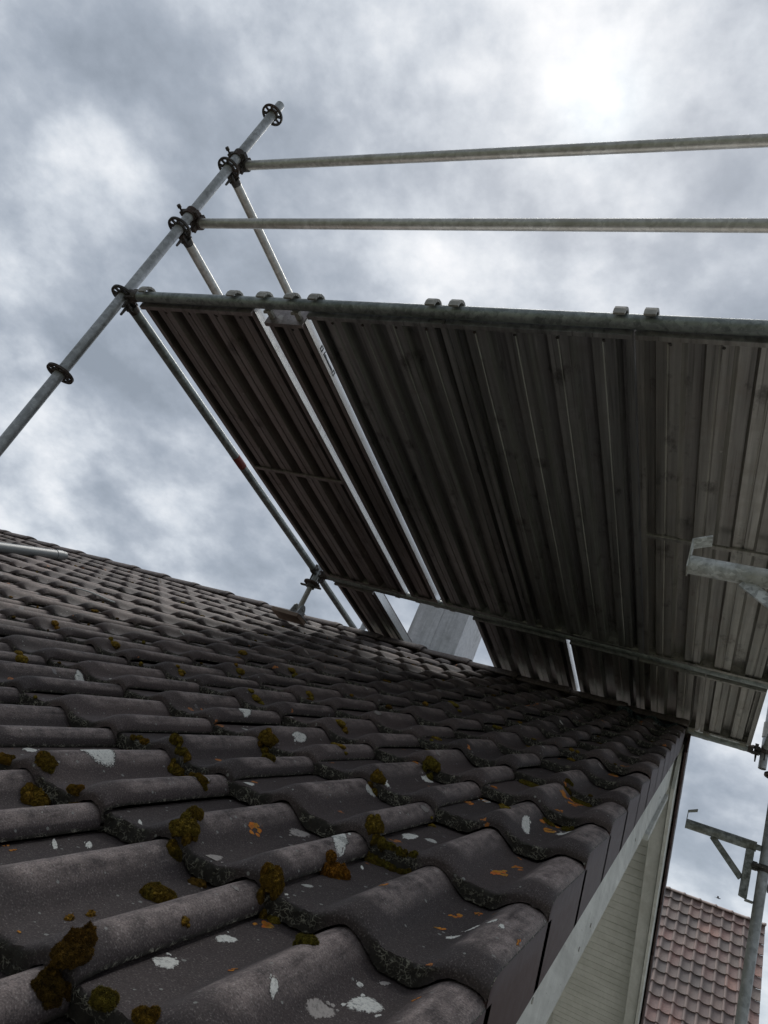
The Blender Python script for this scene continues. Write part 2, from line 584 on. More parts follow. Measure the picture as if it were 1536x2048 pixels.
def tile_mesh(cols, courses, far=False, res=None, vmax=None):
    V, F, C = [], [], []
    for k in courses:
        for i in cols:
            u1 = -TW * i - (.007 if i else 0)
            u0 = -TW * (i + 1) - .007
            dw, dv, tl, rnd = jit(i, k)
            vf = V0 + k * EX + dv
            cen = n_pt((u0 + u1) / 2, vf + .16, 0)
            dist = cen.length
            inview = True
            if far:
                nu, nv, amp = 15, 2, 0
            elif dist < 1.5 and cen.y > .25:
                nu, nv, amp = 64, 30, 1
            elif dist < 2.6 and cen.y > .25:
                nu, nv, amp = 40, 14, 1
            elif dist < 4.5:
                nu, nv, amp = 28, 5, 0
            else:
                nu, nv, amp = 22, 2, 0
            us = [u0 - .012 + (u1 - u0 + .012) * a / nu for a in range(nu + 1)]
            vend = EX + .03
            if vmax is not None and vf + vend > vmax:
                vend = vmax - vf
                if vend < .02:
                    continue
            # rows: underside front, front face, rounded lip, surface
            fh = .0295
            # (distance from the front, drop in a channel, drop on a roll, part)
            rows = [(.012, -fh, -fh, .5), (.0, -fh, -fh, .5), (.0, -fh * .7, -.0245, .5), (0, -fh * .4, -.022, .5), (.0005, -.006, -.0185, .5),
                    (.003, -.0018, -.0150, .2), (.007, -.0004, -.0115, 0.), (.014, 0, -.0072, 0.), (.024, 0, -.0034, 0.), (.036, 0, -.0012, 0.), (.052, 0, 0, 0.)]
            for a in range(1, nv + 1):
                rows.append((.052 + (vend - .052) * a / nv, 0, 0, 0.))
            base = len(V)
            for (sv, dch, drl, pt) in rows:
                for a, u in enumerate(us):
                    pf = prof(min(u, u1 - 1e-5)) if u >= u0 else 0.0
                    fh_ = pf / TROLL
                    dd = dch + (drl - dch) * fh_
                    if u < u0:
                        pf -= .004
                    w = pf - .025 + TLIFT * (1 - sv / EX) + dw + tl * (u - u0 - PW) + dd
                    v = vf + sv
                    if amp:
                        q = Vector((u * 60, v * 60, w * 60))
                        if pt >= .2:
                            v += (.0036 * noise.noise(q * 1.6) + .0028 * noise.noise(q * 4.0)) * (1 - .7 * fh_)
                            w += .0022 * noise.noise(q * 1.9 + Vector((5, 0, 0)))
                        else:
                            w += .0006 * noise.noise(q * .8)
                            if sv < .02:
                                v += .0018 * noise.noise(q * 1.6)
                    V.append((u, v, w))
                    hh = prof(u) / TROLL if pt == 0. else 0
                    # the nose of a roll keeps the darker base colour
                    if pt == 0. and sv < .07:
                        hh *= max(0, sv - .02) / .05
                    C.append((rnd, hh, pt * (1 - .8 * min(1, fh_ * 1.25)), 1))
            nr, nc = len(rows), nu + 1
            for r in range(nr - 1):
                for a in range(nc - 1):
                    F.append((base + r * nc + a, base + r * nc + a + 1, base + (r + 1) * nc + a + 1, base + (r + 1) * nc + a))
            # right-hand side lip of the tile (a step on to its neighbour)
            if i > 0:
                b2 = len(V)
                for r in range(nr):
                    x, y, z = V[base + r * nc + nc - 1]
                    V.append((x, y, z - .0095))
                    C.append((rnd, 0, .5, 1))
                for r in range(nr - 1):
                    F.append((base + r * nc + nc - 1, b2 + r, b2 + r + 1, base + (r + 1) * nc + nc - 1))
            else:
                # verge flap: thick side wall hanging down outside the roof edge
                b2 = len(V)
                fl = .165 if far else .116
                for r in range(2, nr):
                    x, y, z = V[base + r * nc + nc - 1]
                    off = .0015
                    pt = 1.0
                    V += [(x + off, y, z - .0025), (x + off, y, z - .04), (x + off, y, -fl), (x - .012, y, -fl),
                          (x - .012, y, z - .012)]
                    C += [(rnd, 0, pt, 1)] * 5
                m5 = 5
                cnt = nr - 2
                for r in range(cnt - 1):
                    F.append((base + (r + 2) * nc + nc - 1, b2 + r * m5, b2 + (r + 1) * m5, base + (r + 3) * nc + nc - 1))
                    for q in range(4):
                        F.append((b2 + r * m5 + q, b2 + r * m5 + q + 1, b2 + (r + 1) * m5 + q + 1, b2 + (r + 1) * m5 + q))
                F.append((b2, b2 + 4, b2 + 3, b2 + 2, b2 + 1))
                e = b2 + (cnt - 1) * m5
                F.append((e, e + 1, e + 2, e + 3, e + 4))
    return V, F, C


def finish_mesh(name, V, F, C, flip=False):
    me = bpy.data.meshes.new(name)
    if flip:
        F = [tuple(reversed(f)) for f in F]
    me.from_pydata(V, [], F)
    ca = me.color_attributes.new('tcol', 'FLOAT_COLOR', 'POINT')
    ca.data.foreach_set('color', np.array(C, dtype=np.float32).ravel())
    me.polygons.foreach_set('use_smooth', [True] * len(me.polygons))
    me.update()
    try:
        me.set_sharp_from_angle(angle=radians(42))
    except Exception:
        pass
    return me


GZ = -6.2     # ground level below the camera
house = thing("house", (XV, YR, GZ), "house with the dark brown moss-grown tiled gable roof under the scaffold", "house")
OH = Vector((XV, YR, GZ))

V, F, C = tile_mesh(range(0, 34), range(KMIN, KMAX + 1), vmax=VR - .03)
MS = Matrix(((1, 0, 0, XV), (0, CT, -ST, 0), (0, ST, CT, H0), (0, 0, 0, 1)))
me = finish_mesh("roof_tiles", V, F, C)
near_tiles = link("roof_tiles", me, M_TILE, None)
near_tiles.parent = house
near_tiles.matrix_parent_inverse = Matrix.Translation(-OH)
near_tiles.matrix_basis = MS

V, F, C = tile_mesh(range(0, 34), range(-7, KMAX + 1), far=True, vmax=VR - .03)
me = finish_mesh("roof_tiles", [(x, -y, z) for x, y, z in V], F, C, flip=True)
# far slope: mirror image about the ridge plane
far_tiles = link("roof_tiles", me, M_TILE, None)
far_tiles['label'] = "far slope of dark roof tiles, seen only along its gable edge"
far_tiles.parent = house
far_tiles.matrix_parent_inverse = Matrix.Translation(-OH)
# mirrored: y' = 2YR - y   (local y is already negated)
far_tiles.matrix_basis = Matrix(((1, 0, 0, XV + .034), (0, CT, ST, 2 * YR), (0, -ST, CT, H0), (0, 0, 0, 1)))


# lichen patches lying on the tiles
def blob_patch(V, F, C, u, v, au, av, bu, bv, kind, seed, lift=.0009):
    r = random.Random(seed)
    n = 40
    ph = [r.uniform(0, 6.28) for _ in range(6)]
    b = len(V)
    kk = math.floor((v - V0) / EX)
    vlo, vhi = V0 + kk * EX + .012, V0 + kk * EX + EX - .006
    if v < vlo:
        v = vlo + .004
    it = max(0, int(math.floor((-u - .007) / TW)))
    if it > 0 and u > -TW * it - .007 - .016:      # too near the side joint: it belongs on the next channel
        u = -TW * it + .012
        it -= 1
    ulo, uhi = -TW * (it + 1) - .007 + .002, (-TW * it - .009 if it else -.004)
    V.append((u, v, surf(u, v) + lift))
    rings = 4
    for q in range(1, rings + 1):
        for i in range(n):
            a = 2 * pi * i / n
            rad = 1 + .10 * sin(2 * a + ph[0]) + .08 * sin(3 * a + ph[1]) + .05 * sin(5 * a + ph[2]) + .03 * sin(11 * a + ph[3]) + r.uniform(-.03, .03)
            rr = 1.18 * rad * q / rings
            uu = u + au * cos(a) * rr + bu * sin(a) * rr
            vv = v + av * cos(a) * rr + bv * sin(a) * rr
            vv = min(max(vv, vlo), vhi)
            uu = min(max(uu, ulo), uhi)
            V.append((uu, vv, surf(uu, vv) + (lift if q < rings else .0001)))
    for i in range(n):
        F.append((b, b + 1 + i, b + 1 + (i + 1) % n))
    for q in range(rings - 1):
        for i in range(n):
            j = (i + 1) % n
            F.append((b + 1 + q * n + i, b + 1 + (q + 1) * n + i, b + 1 + (q + 1) * n + j, b + 1 + q * n + j))
    C.append(tuple(kind[:3]) + (1.0,))
    for q in range(1, rings + 1):
        C += [tuple(kind[:3]) + (1.0 - q / rings,)] * n


LICHEN = [
    (-0.354, 1.409, 0.0076, 0.0136, 0.0262, -0.0472, 'w'),
    (-0.824, 1.297, 0.0093, 0.0283, 0.0252, -0.0232, 'w'),
    (-1.438, 1.807, 0.001, 0.0247, 0.0309, -0.0273, 'w'),
    (-0.323, 0.923, 0.0078, 0.0101, 0.0092, -0.0098, 'w'),
    (-0.323, 1.036, 0.0073, 0.0099, 0.0069, -0.0086, 'w'),
    (-0.304, 1.117, 0.0096, 0.0129, 0.0085, -0.012, 'o'),
    (-0.25, 0.977, 0.0034, 0.0041, 0.0031, -0.004, 'o'),
    (-0.141, 0.993, 0.0107, 0.0121, 0.0074, -0.0125, 'g'),
    (-0.115, 1.057, 0.0129, 0.0149, 0.0086, -0.0168, 'w'),
    (-0.176, 0.94, 0.0029, 0.0034, 0.0066, -0.0097, 'w'),
    (-0.323, 1.617, 0.01, 0.0183, 0.0083, -0.0185, 'w'),
    (-0.451, 1.449, 0.0103, 0.0186, 0.0093, -0.0147, 'g'),
    (-0.435, 1.147, 0.0088, 0.0142, 0.0086, -0.0104, 'g'),
    (-0.614, 1.477, 0.0063, 0.014, 0.0078, -0.0105, 'w'),
    (-0.476, 1.327, 0.0082, 0.0151, 0.008, -0.0111, 'o'),
    (-0.117, 1.617, 0.0119, 0.0185, 0.0066, -0.0225, 'o'),
    (-0.11, 1.703, 0.0105, 0.0167, 0.0045, -0.0166, 'o'),
    (-0.121, 1.386, 0.0073, 0.01, 0.0037, -0.0103, 'o'),
    (-0.1, 1.441, 0.0047, 0.0065, 0.0027, -0.0083, 'o'),
    (-0.055, 1.341, 0.006, 0.0081, 0.002, -0.0067, 'w'),
    (-0.036, 1.318, 0.0032, 0.0043, 0.0024, -0.0081, 'w'),
    (-0.078, 1.329, 0.007, 0.0093, 0.0021, -0.0063, 'w'),
    (-0.092, 1.284, 0.0073, 0.0095, 0.0021, -0.0058, 'w'),
    (-0.116, 1.303, 0.0068, 0.0091, 0.0017, -0.0045, 'o'),
    (-0.156, 1.939, 0.0078, 0.0147, 0.0122, -0.0472, 'w'),
    (-0.119, 2.04, 0.0136, 0.0247, 0.0056, -0.025, 'o'),
    (-0.125, 2.143, 0.0116, 0.0217, 0.0069, -0.0318, 'o'),
    (-0.089, 2.052, 0.0129, 0.0233, 0.0039, -0.0189, 'w'),
    (-0.147, 2.11, 0.0113, 0.0214, 0.0041, -0.0179, 'o'),
    (-0.129, 2.422, 0.0172, 0.0358, 0.0068, -0.0362, 'o'),
    (-0.157, 2.411, 0.0148, 0.0321, 0.0062, -0.0309, 'o'),
    (-0.307, 2.143, 0.0155, 0.0336, 0.0072, -0.0231, 'o'),
    (-0.317, 2.009, 0.0099, 0.0207, 0.0059, -0.0171, 'o'),
    (-0.326, 2.141, 0.008, 0.0179, 0.008, -0.0247, 'w'),
    (-0.106, 3.137, 0.022, 0.057, 0.0083, -0.0631, 'o'),
    (-0.098, 3.472, 0.017, 0.0465, 0.0065, -0.0557, 'g'),
    (-0.462, 2.107, 0.0081, 0.0195, 0.0078, -0.0193, 'w'),
    (-0.639, 0.967, 0.0031, 0.0053, 0.0062, -0.0046, 'o'),
    (-0.428, 0.813, 0.0026, 0.0032, 0.0043, -0.0031, 'o'),
    (-0.462, 1.824, 0.0049, 0.0115, 0.009, -0.0188, 'w'),
    (-0.963, 2.141, 0.0039, 0.0214, 0.0281, -0.0422, 'w'),
    (-1.281, 2.3, 0.0012, 0.0179, 0.0342, -0.0443, 'w'),
    (-1.272, 1.981, 0.0013, 0.0138, 0.0342, -0.0374, 'w'),
    (-0.98, 1.972, 0.0042, 0.0228, 0.0193, -0.026, 'w'),
    (-0.795, 1.98, 0.0065, 0.0231, 0.0121, -0.0192, 'w'),
    (-1.184, 1.477, 0.0029, 0.0184, 0.0178, -0.0145, 'w'),
    (-0.959, 1.239, 0.0036, 0.0127, 0.0101, -0.0078, 'w'),
    (-0.123, 1.131, 0.0045, 0.0054, 0.0025, -0.0052, 'g'),
    (-0.004, 1.297, 0.0027, 0.0034, 0.0033, -0.0122, 'o'),
    (-0.068, 1.087, 0.0043, 0.005, 0.0016, -0.0038, 'o'),
    (-0.141, 1.094, 0.003, 0.0036, 0.002, -0.0039, 'w'),
    (-0.301, 1.146, 0.0016, 0.0022, 0.0018, -0.0027, 'w'),
    (-0.652, 1.038, 0.0016, 0.0031, 0.016, -0.0129, 'w'),
    (-0.602, 1.087, 0.0025, 0.0044, 0.0091, -0.0082, 'w'),
    (-0.582, 1.163, 0.0015, 0.0028, 0.0085, -0.0087, 'w'),
    (-0.245, 1.477, 0.0022, 0.0034, 0.0035, -0.0079, 'w'),
    (-0.209, 1.281, 0.0039, 0.0059, 0.0031, -0.0065, 'o'),
]
KC = {'w': (.88, .86, .78, 1), 'g': (.50, .45, .41, 1), 'o': (.72, .27, .05, 1)}
V, F, C = [], [], []
rl = random.Random(5)
for q, (u, v, au, av, bu, bv, kd) in enumerate(LICHEN):
    if kd == 'o':
        # orange lichen: a loose ring of crumbs
        for z in range(9):
            a = rl.uniform(0, 6.28)
            rr = rl.uniform(.35, .95)
            sz = rl.uniform(.18, .42)
            blob_patch(V, F, C, u + (au * cos(a) + bu * sin(a)) * rr, v + (av * cos(a) + bv * sin(a)) * rr,
                       au * sz, av * sz, bu * sz, bv * sz, tuple(c * rl.uniform(.75, 1.15) for c in KC['o']), q * 50 + z)
    else:
        blob_patch(V, F, C, u, v, au, av, bu, bv, KC[kd], q)
        for z in range(3):
            a = rl.uniform(0, 6.28)
            rr = rl.uniform(1.1, 1.6)
            sz = rl.uniform(.08, .2)
            blob_patch(V, F, C, u + (au * cos(a) + bu * sin(a)) * rr, v + (av * cos(a) + bv * sin(a)) * rr,
                       au * sz, av * sz, bu * sz, bv * sz, KC[kd], q * 50 + z)
# scattered ones further up the roof
for q in range(130):
    u = -rl.uniform(.02, 1) ** 1.0 * rl.uniform(.3, 5.5)
    v = rl.uniform(1.1, 5.2)
    s = rl.uniform(.003, .010) * (1 + .12 * v)
    kd = rl.choice('wwwwgggo') if u > -.8 else rl.choice('wwggg')
    cc = KC[kd]
    f_ = rl.uniform(.55, .95)
    blob_patch(V, F, C, u, v, s, rl.uniform(-.3, .3) * s, rl.uniform(-.4, .4) * s, s * rl.uniform(.6, 1.8), (cc[0] * f_, cc[1] * f_, cc[2] * f_, 1), 9000 + q)
me = finish_mesh("lichen", V, F, C)
m, N = mat_new("lichen_crust")
an = N.n('ShaderNodeAttribute', attribute_name='tcol', attribute_type='GEOMETRY')
at = an.outputs['Color']
co = N.n('ShaderNodeTexCoord').outputs['Object']
a = N.noise(co, 260, 5, .7)
b = N.noise(co, 70, 5, .7)
c_ = N.mix(N.ramp(a, [(.30, .6), (.5, 0.)]), at, (.12, .11, .10))
c_ = N.mix(N.ramp(b, [(.58, 0.), (.68, .8)]), c_, (.10, .095, .09))
edge = N.math('ADD', an.outputs['Alpha'], N.math('MULTIPLY', N.math('SUBTRACT', N.noise(co, 330, 4, .7), .5), .9))
c_ = N.mix(N.ramp(edge, [(.06, 1.), (.20, 0.)]), c_, (.085, .068, .063))
finish(N, c_, .9, 0, a, .8, .0015, spec=.1)
lich = link("lichen", me, m, near_tiles)
lich['kind'] = 'stuff'

# ridge tiles
M_RIDGE = M_TILE
nrt = 26


def ridge_tile(i):
    L, ex = .40, .37
    xa = XV - i * ex + (0 if i else .012)
    mb_v, mb_f, mb_c = [], [], []
    n = 16
    r = random.Random(i + 400)
    rnd = r.random()
    dz = r.uniform(-.004, .004)
    rows = [(0, 1.0, -.010, .5), (0, 1.0, 0, 0.), (.02, 1.05, .003, 0.), (.05, 1.05, .003, 0.), (.06, 1.0, 0, 0.), (L, .90, -.006, 0.)]
    # bell end faces the left (-x); tiles overlap towards the gable
    for (s, sc_, dd, pt) in rows:
        x = xa - L + s + .02 if False else xa - s
        for a in range(n + 1):
            t = -1 + 2 * a / n
            ang = t * radians(78)
            yy = sin(ang) * .125 * sc_
            zz = (cos(ang) - 1) * .088 * sc_
            if pt == .5:
                yy *= .86
                zz = zz * .86 - .012
            mb_v.append((x - XV, yy, .052 + zz + dd + dz + (.0 if s < .1 else -.006)))
            mb_c.append((rnd * .6, .55 if pt == 0. else 0, pt, 1))
    for q in range(len(rows) - 1):
        for a in range(n):
            mb_f.append((q * (n + 1) + a, q * (n + 1) + a + 1, (q + 1) * (n + 1) + a + 1, (q + 1) * (n + 1) + a))
    if i == 0:  # closed gable end
        mb_f.append(tuple(range(n + 1)))
    return finish_mesh("ridge_tile", mb_v, mb_f, mb_c)


for i in range(nrt):
    o = link("ridge_tile", ridge_tile(i), M_RIDGE, house)
    o.location = Vector((XV, YR, ZR)) - OH
    so = o.modifiers.new('solid', 'SOLIDIFY')
    so.thickness = .012

M_GROOVE = lin_mat('groove_shade', (.05, .045, .04), .9)  # dark sheet behind the soffit boards, painted shade for their grooves
# timber: barge boards, rafters, soffit, walls, all mirrored on the far slope
XB = XV - .026


def slope_prism(mb, x0, x1, ya, yb, top, bot, far=False, cap=True):
    """board between x0..x1 following the slope; top and bot are vertical offsets from the roof plane"""
    def z(y):
        return H0 + y * tan(TH)
    pts = [(ya, z(ya) + top), (yb, z(yb) + top), (yb, z(yb) + bot), (ya, z(ya) + bot)]
    if far:
        pts = [(2 * YR - y, zz) for y, zz in pts]
    mb.prism([(x0, y, zz) for y, zz in pts], (x1 - x0, 0, 0))


YE = V0 * CT - 7 * EX * CT - .05
for far in (False, True):
    XF = .034 if far else 0.0
    joints = [YE, 2.22, YR - .001] if not far else [YE, 3.2, YR - .001]
    for a, b in zip(joints[:-1], joints[1:]):
        mb = MB(OH)
        slope_prism(mb, XB - .022 + XF, XB + XF, a + .0015, b - .0015, -.10, -.392, far)
        mb.build("barge_board", M_WHITE, house, bevel=.002)
    mb = MB(OH)
    xr = XB - .026 + XF
    slope_prism(mb, xr - .085, xr, YE + .05, YR - .05 if far else YR - .05, -.165, -.345, far)
    mb.build("rafter", M_RAFTER, house, bevel=.004)
    for xx in (-.93, -1.75, -2.57):
        mb = MB(OH)
        slope_prism(mb, xx - .085, xx, YE + .05, YR - .05, -.165, -.34, far)
        mb.build("rafter", M_RAFTER, house, bevel=.004)
    # tongue and groove boards laid on the rafters
    mb = MB(OH)
    y = YE + .05
    wbd = .096 * CT
    while y < YR - wbd:
        slope_prism(mb, -9.5, xr - .0005, y + .0035, y + wbd - .0035, -.1425, -.160, far)
        y += wbd
    mb.build("soffit_boarding", M_SOFFIT, house)
    mb = MB(OH)
    slope_prism(mb, -9.5, xr - .0005, YE + .05, YR - .01, -.132, -.141, far)
    mb.build("groove_backing", M_GROOVE, house)
# short batten under the near barge board by the apex
mb = MB(OH)
slope_prism(mb, XB - .050, XB + .018, 3.69, YR - .22, -.394, -.422)
mb.build("apex_batten", M_WHITE, house, bevel=.002)
# screws in the near board
for y, dz in ((2.16, -.34), (2.18, -.20), (2.30, -.33), (3.2, -.31), (3.75, -.17), (4.25, -.33), (4.6, -.23), (1.6, -.23)):
    z = H0 + y * tan(TH) + dz
    mb = MB(OH)
    mb.tube((XB - .001, y, z), (XB + .002, y, z), .006, 12)
    mb.build("screw_head", M_HOOK, house)

# walls, gable at x = -1.05
m, N = mat_new("rendered_wall")
co = N.n('ShaderNodeTexCoord').outputs['Object']
a = N.noise(co, 90, 5, .6)
b = N.noise(co, .8, 5, .6)
finish(N, N.mix(b, (.62, .60, .54), (.72, .70, .64)), .85, 0, a, .5, .004, spec=.2)
M_WALL = m
mb = MB(OH)
yl, yh = -.15, 2 * YR + .15
zl = H0 + yl * tan(TH) - .19
mb.prism([(-1.05, yl, GZ + .002), (-1.05, yh, GZ + .002), (-1.05, yh, zl), (-1.05, YR, ZR - .19), (-1.05, yl, zl)], (-8.3, 0, 0))
wall = mb.build("wall", M_WALL, house)
# gable windows and a front door side window, seen only from elsewhere
M_GLASS = lin_mat("window_glass", (.05, .06, .07), .08, 0, .1, 3, 0)
M_FRAME = lin_mat("window_frame", (.75, .75, .73), .4, 0, .05, 5, 0)
for (wy, wz) in ((3.4, -2.1), (6.5, -2.1), (3.4, -4.8), (6.5, -4.8), (YR, -.2)):
    fr = MB(OH)
    w2, h2 = (.6, .65) if wz < -1 else (.35, .4)
    x = -1.05
    fr.box((x + .002, wy - w2, wz - h2), (x + .05, wy - w2 + .07, wz + h2))
    fr.box((x + .002, wy + w2 - .07, wz - h2), (x + .05, wy + w2, wz + h2))
    fr.box((x + .002, wy - w2 + .07, wz + h2 - .07), (x + .048, wy + w2 - .07, wz + h2))
    fr.box((x + .002, wy - w2 + .07, wz - h2), (x + .048, wy + w2 - .07, wz - h2 + .07))
    fr.box((x + .002, wy - .03, wz - h2 + .07), (x + .045, wy + .03, wz + h2 - .07))
    wo = fr.build("window", M_FRAME, house)
    g = MB(OH)
    g.box((x + .0025, wy - w2 + .07, wz - h2 + .07), (x + .02, wy + w2 - .07, wz + h2 - .07))
    g.build("pane", M_GLASS, wo)
# eaves gutters
for yy in (YE - .05, 2 * YR - YE + .05):
    zg = H0 + YE * tan(TH) - .06
    mb = MB(OH)
    nn = 10
    pts = []
    for i in range(nn + 1):
        a = pi + pi * i / nn
        pts.append((yy + .065 * cos(a), zg + .065 * sin(a)))
    for i in range(nn, -1, -1):
        a = pi + pi * i / nn
        pts.append((yy + .061 * cos(a), zg + .061 * sin(a)))
    for i in range(nn):
        q = [pts[i], pts[i + 1], pts[2 * nn - i], pts[2 * nn + 1 - i]]
        mb.prism([(-9.6, p[0], p[1]) for p in q], (9.6 + XB - .05, 0, 0))
    mb.build("gutter", M_GALV, house)

# chimney clad in grey sheet
m, N = mat_new("chimney_cladding")
co = N.n('ShaderNodeTexCoord').outputs['Object']
a = N.noise(co, 30, 7, .7)
b = N.noise(co, 4, 6, .65, .5)
s_ = N.noise(N.mapping(co, scale=(22, 22, 1.5)), 1.0, 5, .6)
c_ = N.mix(N.ramp(a, [(.3, 0.), (.7, 1.)]), (.58, .58, .59), (.82, .82, .83))
c_ = N.mix(N.math('MULTIPLY', N.ramp(s_, [(.5, 0.), (.68, 1.)]), .6), c_, (.38, .385, .375))
c_ = N.mix(N.math('MULTIPLY', N.ramp(b, [(.55, 0.), (.7, 1.)]), .5), c_, (.30, .305, .29))
finish(N, c_, .5, .25, a, .2, .002)
mb = MB(OH)
mb.box((-2.345, 5.18, 1.35), (-1.905, 5.66, 2.75))
ch = mb.build("chimney", m, house, bevel=.006)
mb = MB(OH)
mb.box((-2.40, 5.125, 2.752), (-1.85, 5.715, 2.80))
mb.build("chimney_cap", m, ch, bevel=.004)
for cx_, cy_ in ((-2.125, 5.178),):
    mb = MB(OH)
    mb.box((cx_ - .006, cy_ - .004, 1.86), (cx_ + .006, cy_ + .0015, 2.74))
    mb.build("cladding_seam", m, ch)
mb = MB(OH)
mb.box((-2.42, 5.10, 1.60), (-1.83, 5.178, 1.86 - .08))
mb.build("flashing", M_GALV_OLD, ch, bevel=.003)

# ------------------------------------------------------------------ moss
m, N = mat_new("moss_cushion")
co = N.n('ShaderNodeTexCoord').outputs['Object']
oi = N.n('ShaderNodeObjectInfo').outputs
at = N.n('ShaderNodeAttribute', attribute_name='mcol', attribute_type='GEOMETRY').outputs['Color']
ms = N.n('ShaderNodeSeparateColor', ins={0: at}).outputs
a = N.noise(co, 170, 5, .7)
b = N.noise(co, 30, 4, .6)
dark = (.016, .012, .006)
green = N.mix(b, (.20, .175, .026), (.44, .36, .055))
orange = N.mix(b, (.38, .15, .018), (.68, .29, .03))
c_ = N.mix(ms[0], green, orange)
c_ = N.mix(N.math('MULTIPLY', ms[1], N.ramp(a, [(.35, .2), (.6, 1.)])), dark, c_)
finish(N, c_, .95, 0, a, .8, .003, spec=.1)
M_MOSS = m


def moss_mesh(parts, seed, dens=1.0, tuft=True):
    """parts: list of (u, v, ru, rv, h, hue). Cushions in slope coordinates with leafy tips."""
    V, F, C = [], [], []
    r = random.Random(seed)
    full = []
    for (u, v, ru, rv, h, hue, lod) in parts:
        if ru > .011 and (tuft and dens > .3):
            m_ = 9
            full.append((u, v, ru * .95, rv * .95, h * .66, hue, lod, 6))
            for i in range(m_):
                a = 2 * pi * i / m_ + r.uniform(-.3, .3)
                q = r.uniform(.55, .85)
                z = r.uniform(.22, .40)
                full.append((u + cos(a) * ru * q, v + sin(a) * rv * q, ru * z, rv * z * 1.1, h * r.uniform(.45, .75), hue if hue < 0 else min(1, max(0, hue + r.uniform(-.2, .2))), 3, 1))
        elif not (tuft and dens > .3):
            full.append((u, v, ru * .8, rv * .8, h * .7, hue, lod, 1))
            for i in range(2):
                a = r.uniform(0, 6.28)
                z = r.uniform(.35, .6)
                full.append((u + cos(a) * ru * .8, v + sin(a) * rv * .7, ru * z, rv * z, h * r.uniform(.4, .6), hue if hue < 0 else min(1, max(0, hue + r.uniform(-.2, .2))), 2, .5))
        else:
            full.append((u, v, ru, rv, h * .7, hue, lod, 2))
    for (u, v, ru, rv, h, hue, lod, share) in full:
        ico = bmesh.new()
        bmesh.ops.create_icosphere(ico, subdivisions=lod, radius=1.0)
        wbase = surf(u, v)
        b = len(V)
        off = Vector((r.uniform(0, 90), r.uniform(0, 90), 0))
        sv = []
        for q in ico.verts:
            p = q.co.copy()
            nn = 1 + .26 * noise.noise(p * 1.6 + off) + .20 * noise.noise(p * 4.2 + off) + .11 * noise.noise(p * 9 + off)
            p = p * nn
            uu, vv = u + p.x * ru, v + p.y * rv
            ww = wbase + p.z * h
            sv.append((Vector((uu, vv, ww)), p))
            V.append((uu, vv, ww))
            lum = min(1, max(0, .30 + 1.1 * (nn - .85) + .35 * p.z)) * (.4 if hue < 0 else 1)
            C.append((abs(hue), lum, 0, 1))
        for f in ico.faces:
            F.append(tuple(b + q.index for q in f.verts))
        if tuft:
            nt = int(dens * (520 if dens > .3 else 170) * share)
            nf = list(ico.faces)
            for _ in range(nt):
                f = r.choice(nf)
                cs = [sv[q.index][0] for q in f.verts]
                w1, w2 = r.random(), r.random()
                if w1 + w2 > 1:
                    w1, w2 = 1 - w1, 1 - w2
                c0 = cs[0] + (cs[1] - cs[0]) * w1 + (cs[2] - cs[0]) * w2
                nrm = (cs[1] - cs[0]).cross(cs[2] - cs[0])
                if nrm.length < 1e-12 or c0.z < wbase - .004:
                    continue
                nrm.normalize()
                d = (nrm + Vector((r.uniform(-.6, .6), r.uniform(-.6, .6), r.uniform(-.3, .6)))).normalized()
                ln = r.uniform(.0012, .0029)
                wd = r.uniform(.00035, .0006) if dens > .3 else ln * .32
                s = d.orthogonal().normalized()
                t = d.cross(s)
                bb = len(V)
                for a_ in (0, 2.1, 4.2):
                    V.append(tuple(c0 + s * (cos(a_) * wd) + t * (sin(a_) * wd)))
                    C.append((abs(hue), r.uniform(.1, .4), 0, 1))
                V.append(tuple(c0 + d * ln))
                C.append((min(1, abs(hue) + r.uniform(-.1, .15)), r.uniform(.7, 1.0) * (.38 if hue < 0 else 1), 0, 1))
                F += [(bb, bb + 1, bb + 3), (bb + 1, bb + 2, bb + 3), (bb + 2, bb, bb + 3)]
        ico.free()
    return V, F, C


def moss_obj(name, parts, seed, label=None, group=None, dens=1.0, kind=None, tuft=True):
    V, F, C = moss_mesh(parts, seed, dens, tuft)
    u, v = parts[0][0], parts[0][1]
    w = surf(u, v)
    org = n_pt(u, v, w)
    me = bpy.data.meshes.new(name)
    me.from_pydata([(p[0] - u, p[1] - v, p[2] - w) for p in V], [], F)
    ca = me.color_attributes.new('mcol', 'FLOAT_COLOR', 'POINT')
    ca.data.foreach_set('color', np.array(C, dtype=np.float32).ravel())
    me.polygons.foreach_set('use_smooth', [False] * len(me.polygons))
    o = link(name, me, M_MOSS)
    o.location = org
    o.rotation_euler = (TH, 0, 0)
    if label:
        o['label'] = label
        o['category'] = 'moss'
    if group:
        o['group'] = group
    if kind:
        o['kind'] = kind
    return o


G = "moss cushions on the near roof tiles"
moss_obj("moss_cushion", [(-0.430, 1.048, .027, .019, .017, .35, 4)], 1, "oval olive-brown moss cushion lying in a tile channel at lower left", G, 2.2)
moss_obj("moss_cushion", [(-0.495, 1.161, .021, .022, .017, .25, 4), (-0.491, 1.147, .012, .016, .012, .2, 3), (-0.513, 1.201, .014, .012, .016, .3, 3)], 2,
         "ragged moss cushion at a roll end just above the oval olive one", G, 1.4)
moss_obj("moss_cushion", [(-0.323, 1.153, .017, .018, .020, .45, 4)], 3, "round golden-brown moss ball on a tile edge left of the orange cushion", G, 1.8)
moss_obj("moss_cushion", [(-0.303, 1.146, .010, .009, .010, .15, 3)], 4, "tiny green moss tuft just below the round golden-brown ball", G, .6)
moss_obj("moss_cushion", [(-0.313, 1.328, .024, .026, .020, .95, 4)], 5, "rust-orange moss cushion with a dented middle, the brightest orange one", G, 2.4)
